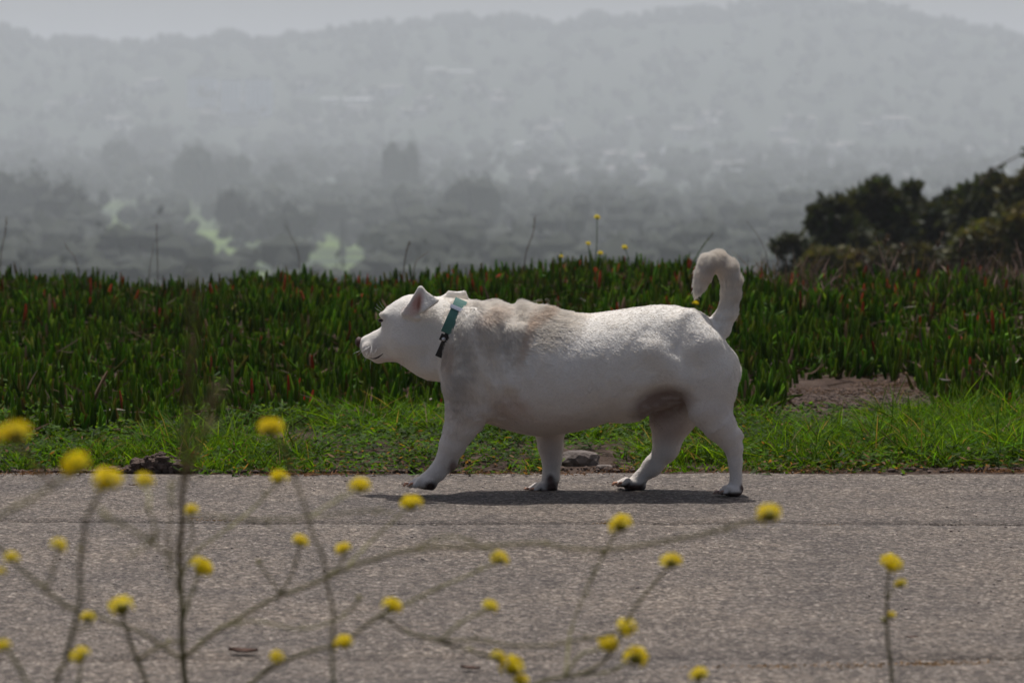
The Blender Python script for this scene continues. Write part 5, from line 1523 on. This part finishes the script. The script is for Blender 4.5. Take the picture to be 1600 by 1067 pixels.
def building(w, dpt, hgt, wall, roofm, gable, floors, bays, name, label, loc, group, cat='building', rz=0.0):
    r0 = empty(name, loc, label, cat, group); r0.rotation_euler = (0, 0, rz)
    V, f = boxv(-w / 2, w / 2, -dpt / 2, dpt / 2, -4, hgt); mesh_np('wall', V, f, wall, smooth=False, parent=r0)
    if gable:
        rh = hgt * 0.35
        V = np.array([(-w / 2 - .4, -dpt / 2 - .4, hgt + .02), (w / 2 + .4, -dpt / 2 - .4, hgt + .02), (w / 2 + .4, dpt / 2 + .4, hgt + .02), (-w / 2 - .4, dpt / 2 + .4, hgt + .02), (-w / 2 - .4, 0, hgt + rh), (w / 2 + .4, 0, hgt + rh)])
        f = [np.array([[0, 1, 5, 4], [2, 3, 4, 5], [0, 3, 2, 1]]), np.array([[0, 4, 3], [1, 2, 5]])]
    else:
        V, f = boxv(-w / 2 - .3, w / 2 + .3, -dpt / 2 - .3, dpt / 2 + .3, hgt + .02, hgt + .8)
    mesh_np('roof', V, f, roofm, smooth=False, parent=r0)
    wm = None
    for i in range(floors):
        for j in range(bays):
            if wm is None:
                ww, wh = w / bays * 0.5, hgt / floors * 0.45
                V, f = boxv(-ww / 2, ww / 2, -0.15, 0.1, -wh / 2, wh / 2)
                o = mesh_np('window', V, f, glass, smooth=False, parent=r0); wm = o.data
            else:
                o = bpy.data.objects.new('window', wm); link(o, r0)
            o.location = (-w / 2 + (j + .5) * w / bays, -dpt / 2, (i + .55) * hgt / floors)
    return r0
def on_hill(px, row):
    """terrain point that shows at (px,row): march away"""
    Yv = 900.0
    while Yv < 2480:
        X_ = (px - 800) / FPX * Yv; gz_ = float(ground_z(X_, Yv))
        if proj(X_, Yv, gz_)[1] <= row: break
        Yv += 8
    return Vector((X_, Yv, gz_))
GB = 'pale apartment blocks in the haze at left'
for (px, row, wpx, hpx, wall, fl, by, lab_) in (
    (318, 165, 44, 42, wall_b, 6, 7, 'leftmost pale bluish apartment block in the haze'),
    (362, 172, 30, 46, wall_b, 7, 5, 'middle pale apartment tower in the haze'),
    (405, 178, 42, 52, wall_b, 8, 6, 'rightmost and tallest pale bluish apartment block in the haze'),
    (380, 196, 46, 16, wall_c, 3, 7, 'low cream building below the pale apartment blocks')):
    P_ = on_hill(px, row); P_.z -= 0; s_ = P_.y / FPX
    building(wpx * s_, 14, hpx * s_, wall, roof_g, False, fl, by, 'apartment_block', lab_, P_, GB)
GW = 'bright buildings catching light in the haze'
for (px, row, wpx, hpx, lab_) in (
    (516, 160, 26, 6, 'shorter white roofed hall left of the long bright one'),
    (560, 163, 44, 9, 'long bright white hall on the misty hillside left of centre'),
    (194, 209, 18, 8, 'small bright white house above the round misty tree at left'),
    (1272, 273, 52, 9, 'long bright white building right of centre low in the haze'),
    (1116, 198, 8, 8, 'tiny bright white house high on the misty slope'),
    (1285, 252, 32, 9, 'cream building above the long bright one at right'),
    (815, 230, 24, 6, 'small pale building in the haze right of the dark oval smudge'),
    (1055, 240, 46, 7, 'long pale building in the haze right of centre'),
    (1005, 250, 26, 7, 'pale building just below and left of the long pale one'),
    (720, 118, 40, 7, 'faint pale building high on the hill near the centre'),
    (680, 112, 30, 6, 'faint pale building left of the other one high on the hill')):
    P_ = on_hill(px, row); s_ = P_.y / FPX
    building(wpx * s_, 10, hpx * s_ * 0.6, wall_w, roof_l, True, 1, 4, 'hall', lab_, P_, GW)
# ordinary houses: nothing tells them apart through the haze
proto = building(13, 9, 5.5, wall_c, roof_g, True, 2, 3, 'house', 'faint house among the trees on the misty far slope', (0, 0, 0), 'faint houses on the misty slopes', 'house')
kids = list(proto.children)
spots = []
for i in range(75):
    if i % 3: px_, row_ = random.uniform(820, 1600), random.uniform(195, 295)
    else: px_, row_ = random.uniform(0, 820), random.uniform(125, 215)
    spots.append((px_, row_))
for i, (px_, row_) in enumerate(spots):
    P_ = on_hill(px_, row_)
    if i == 0: r_ = proto
    else:
        r_ = proto.copy(); link(r_)
        for ch in kids:
            c = ch.copy(); link(c); c.parent = r_
    r_.location = P_; r_.rotation_euler = (0, 0, random.uniform(-0.7, 0.7)); s_ = random.uniform(0.5, 1.1); r_.scale = (s_ * random.uniform(0.8, 1.6), s_, s_)

# ------------------------------------------------------------------ haze
hz, nt, p, out = new_mat('haze_air')
nt.nodes.remove(p)
pv = N(nt, 'ShaderNodeVolumePrincipled')
pv.inputs['Color'].default_value = (0.90, 0.935, 1.0, 1)
pv.inputs['Density'].default_value = 0.00051
pv.inputs['Anisotropy'].default_value = 0.2
nt.links.new(pv.outputs[0], out.inputs['Volume'])
V, f = boxv(-2600, 2600, -60, 8000, -160, 150)
hb = mesh_np('haze', V, f, hz, smooth=False)
tag(hb, 'pale marine haze filling the valley air', kind='stuff')
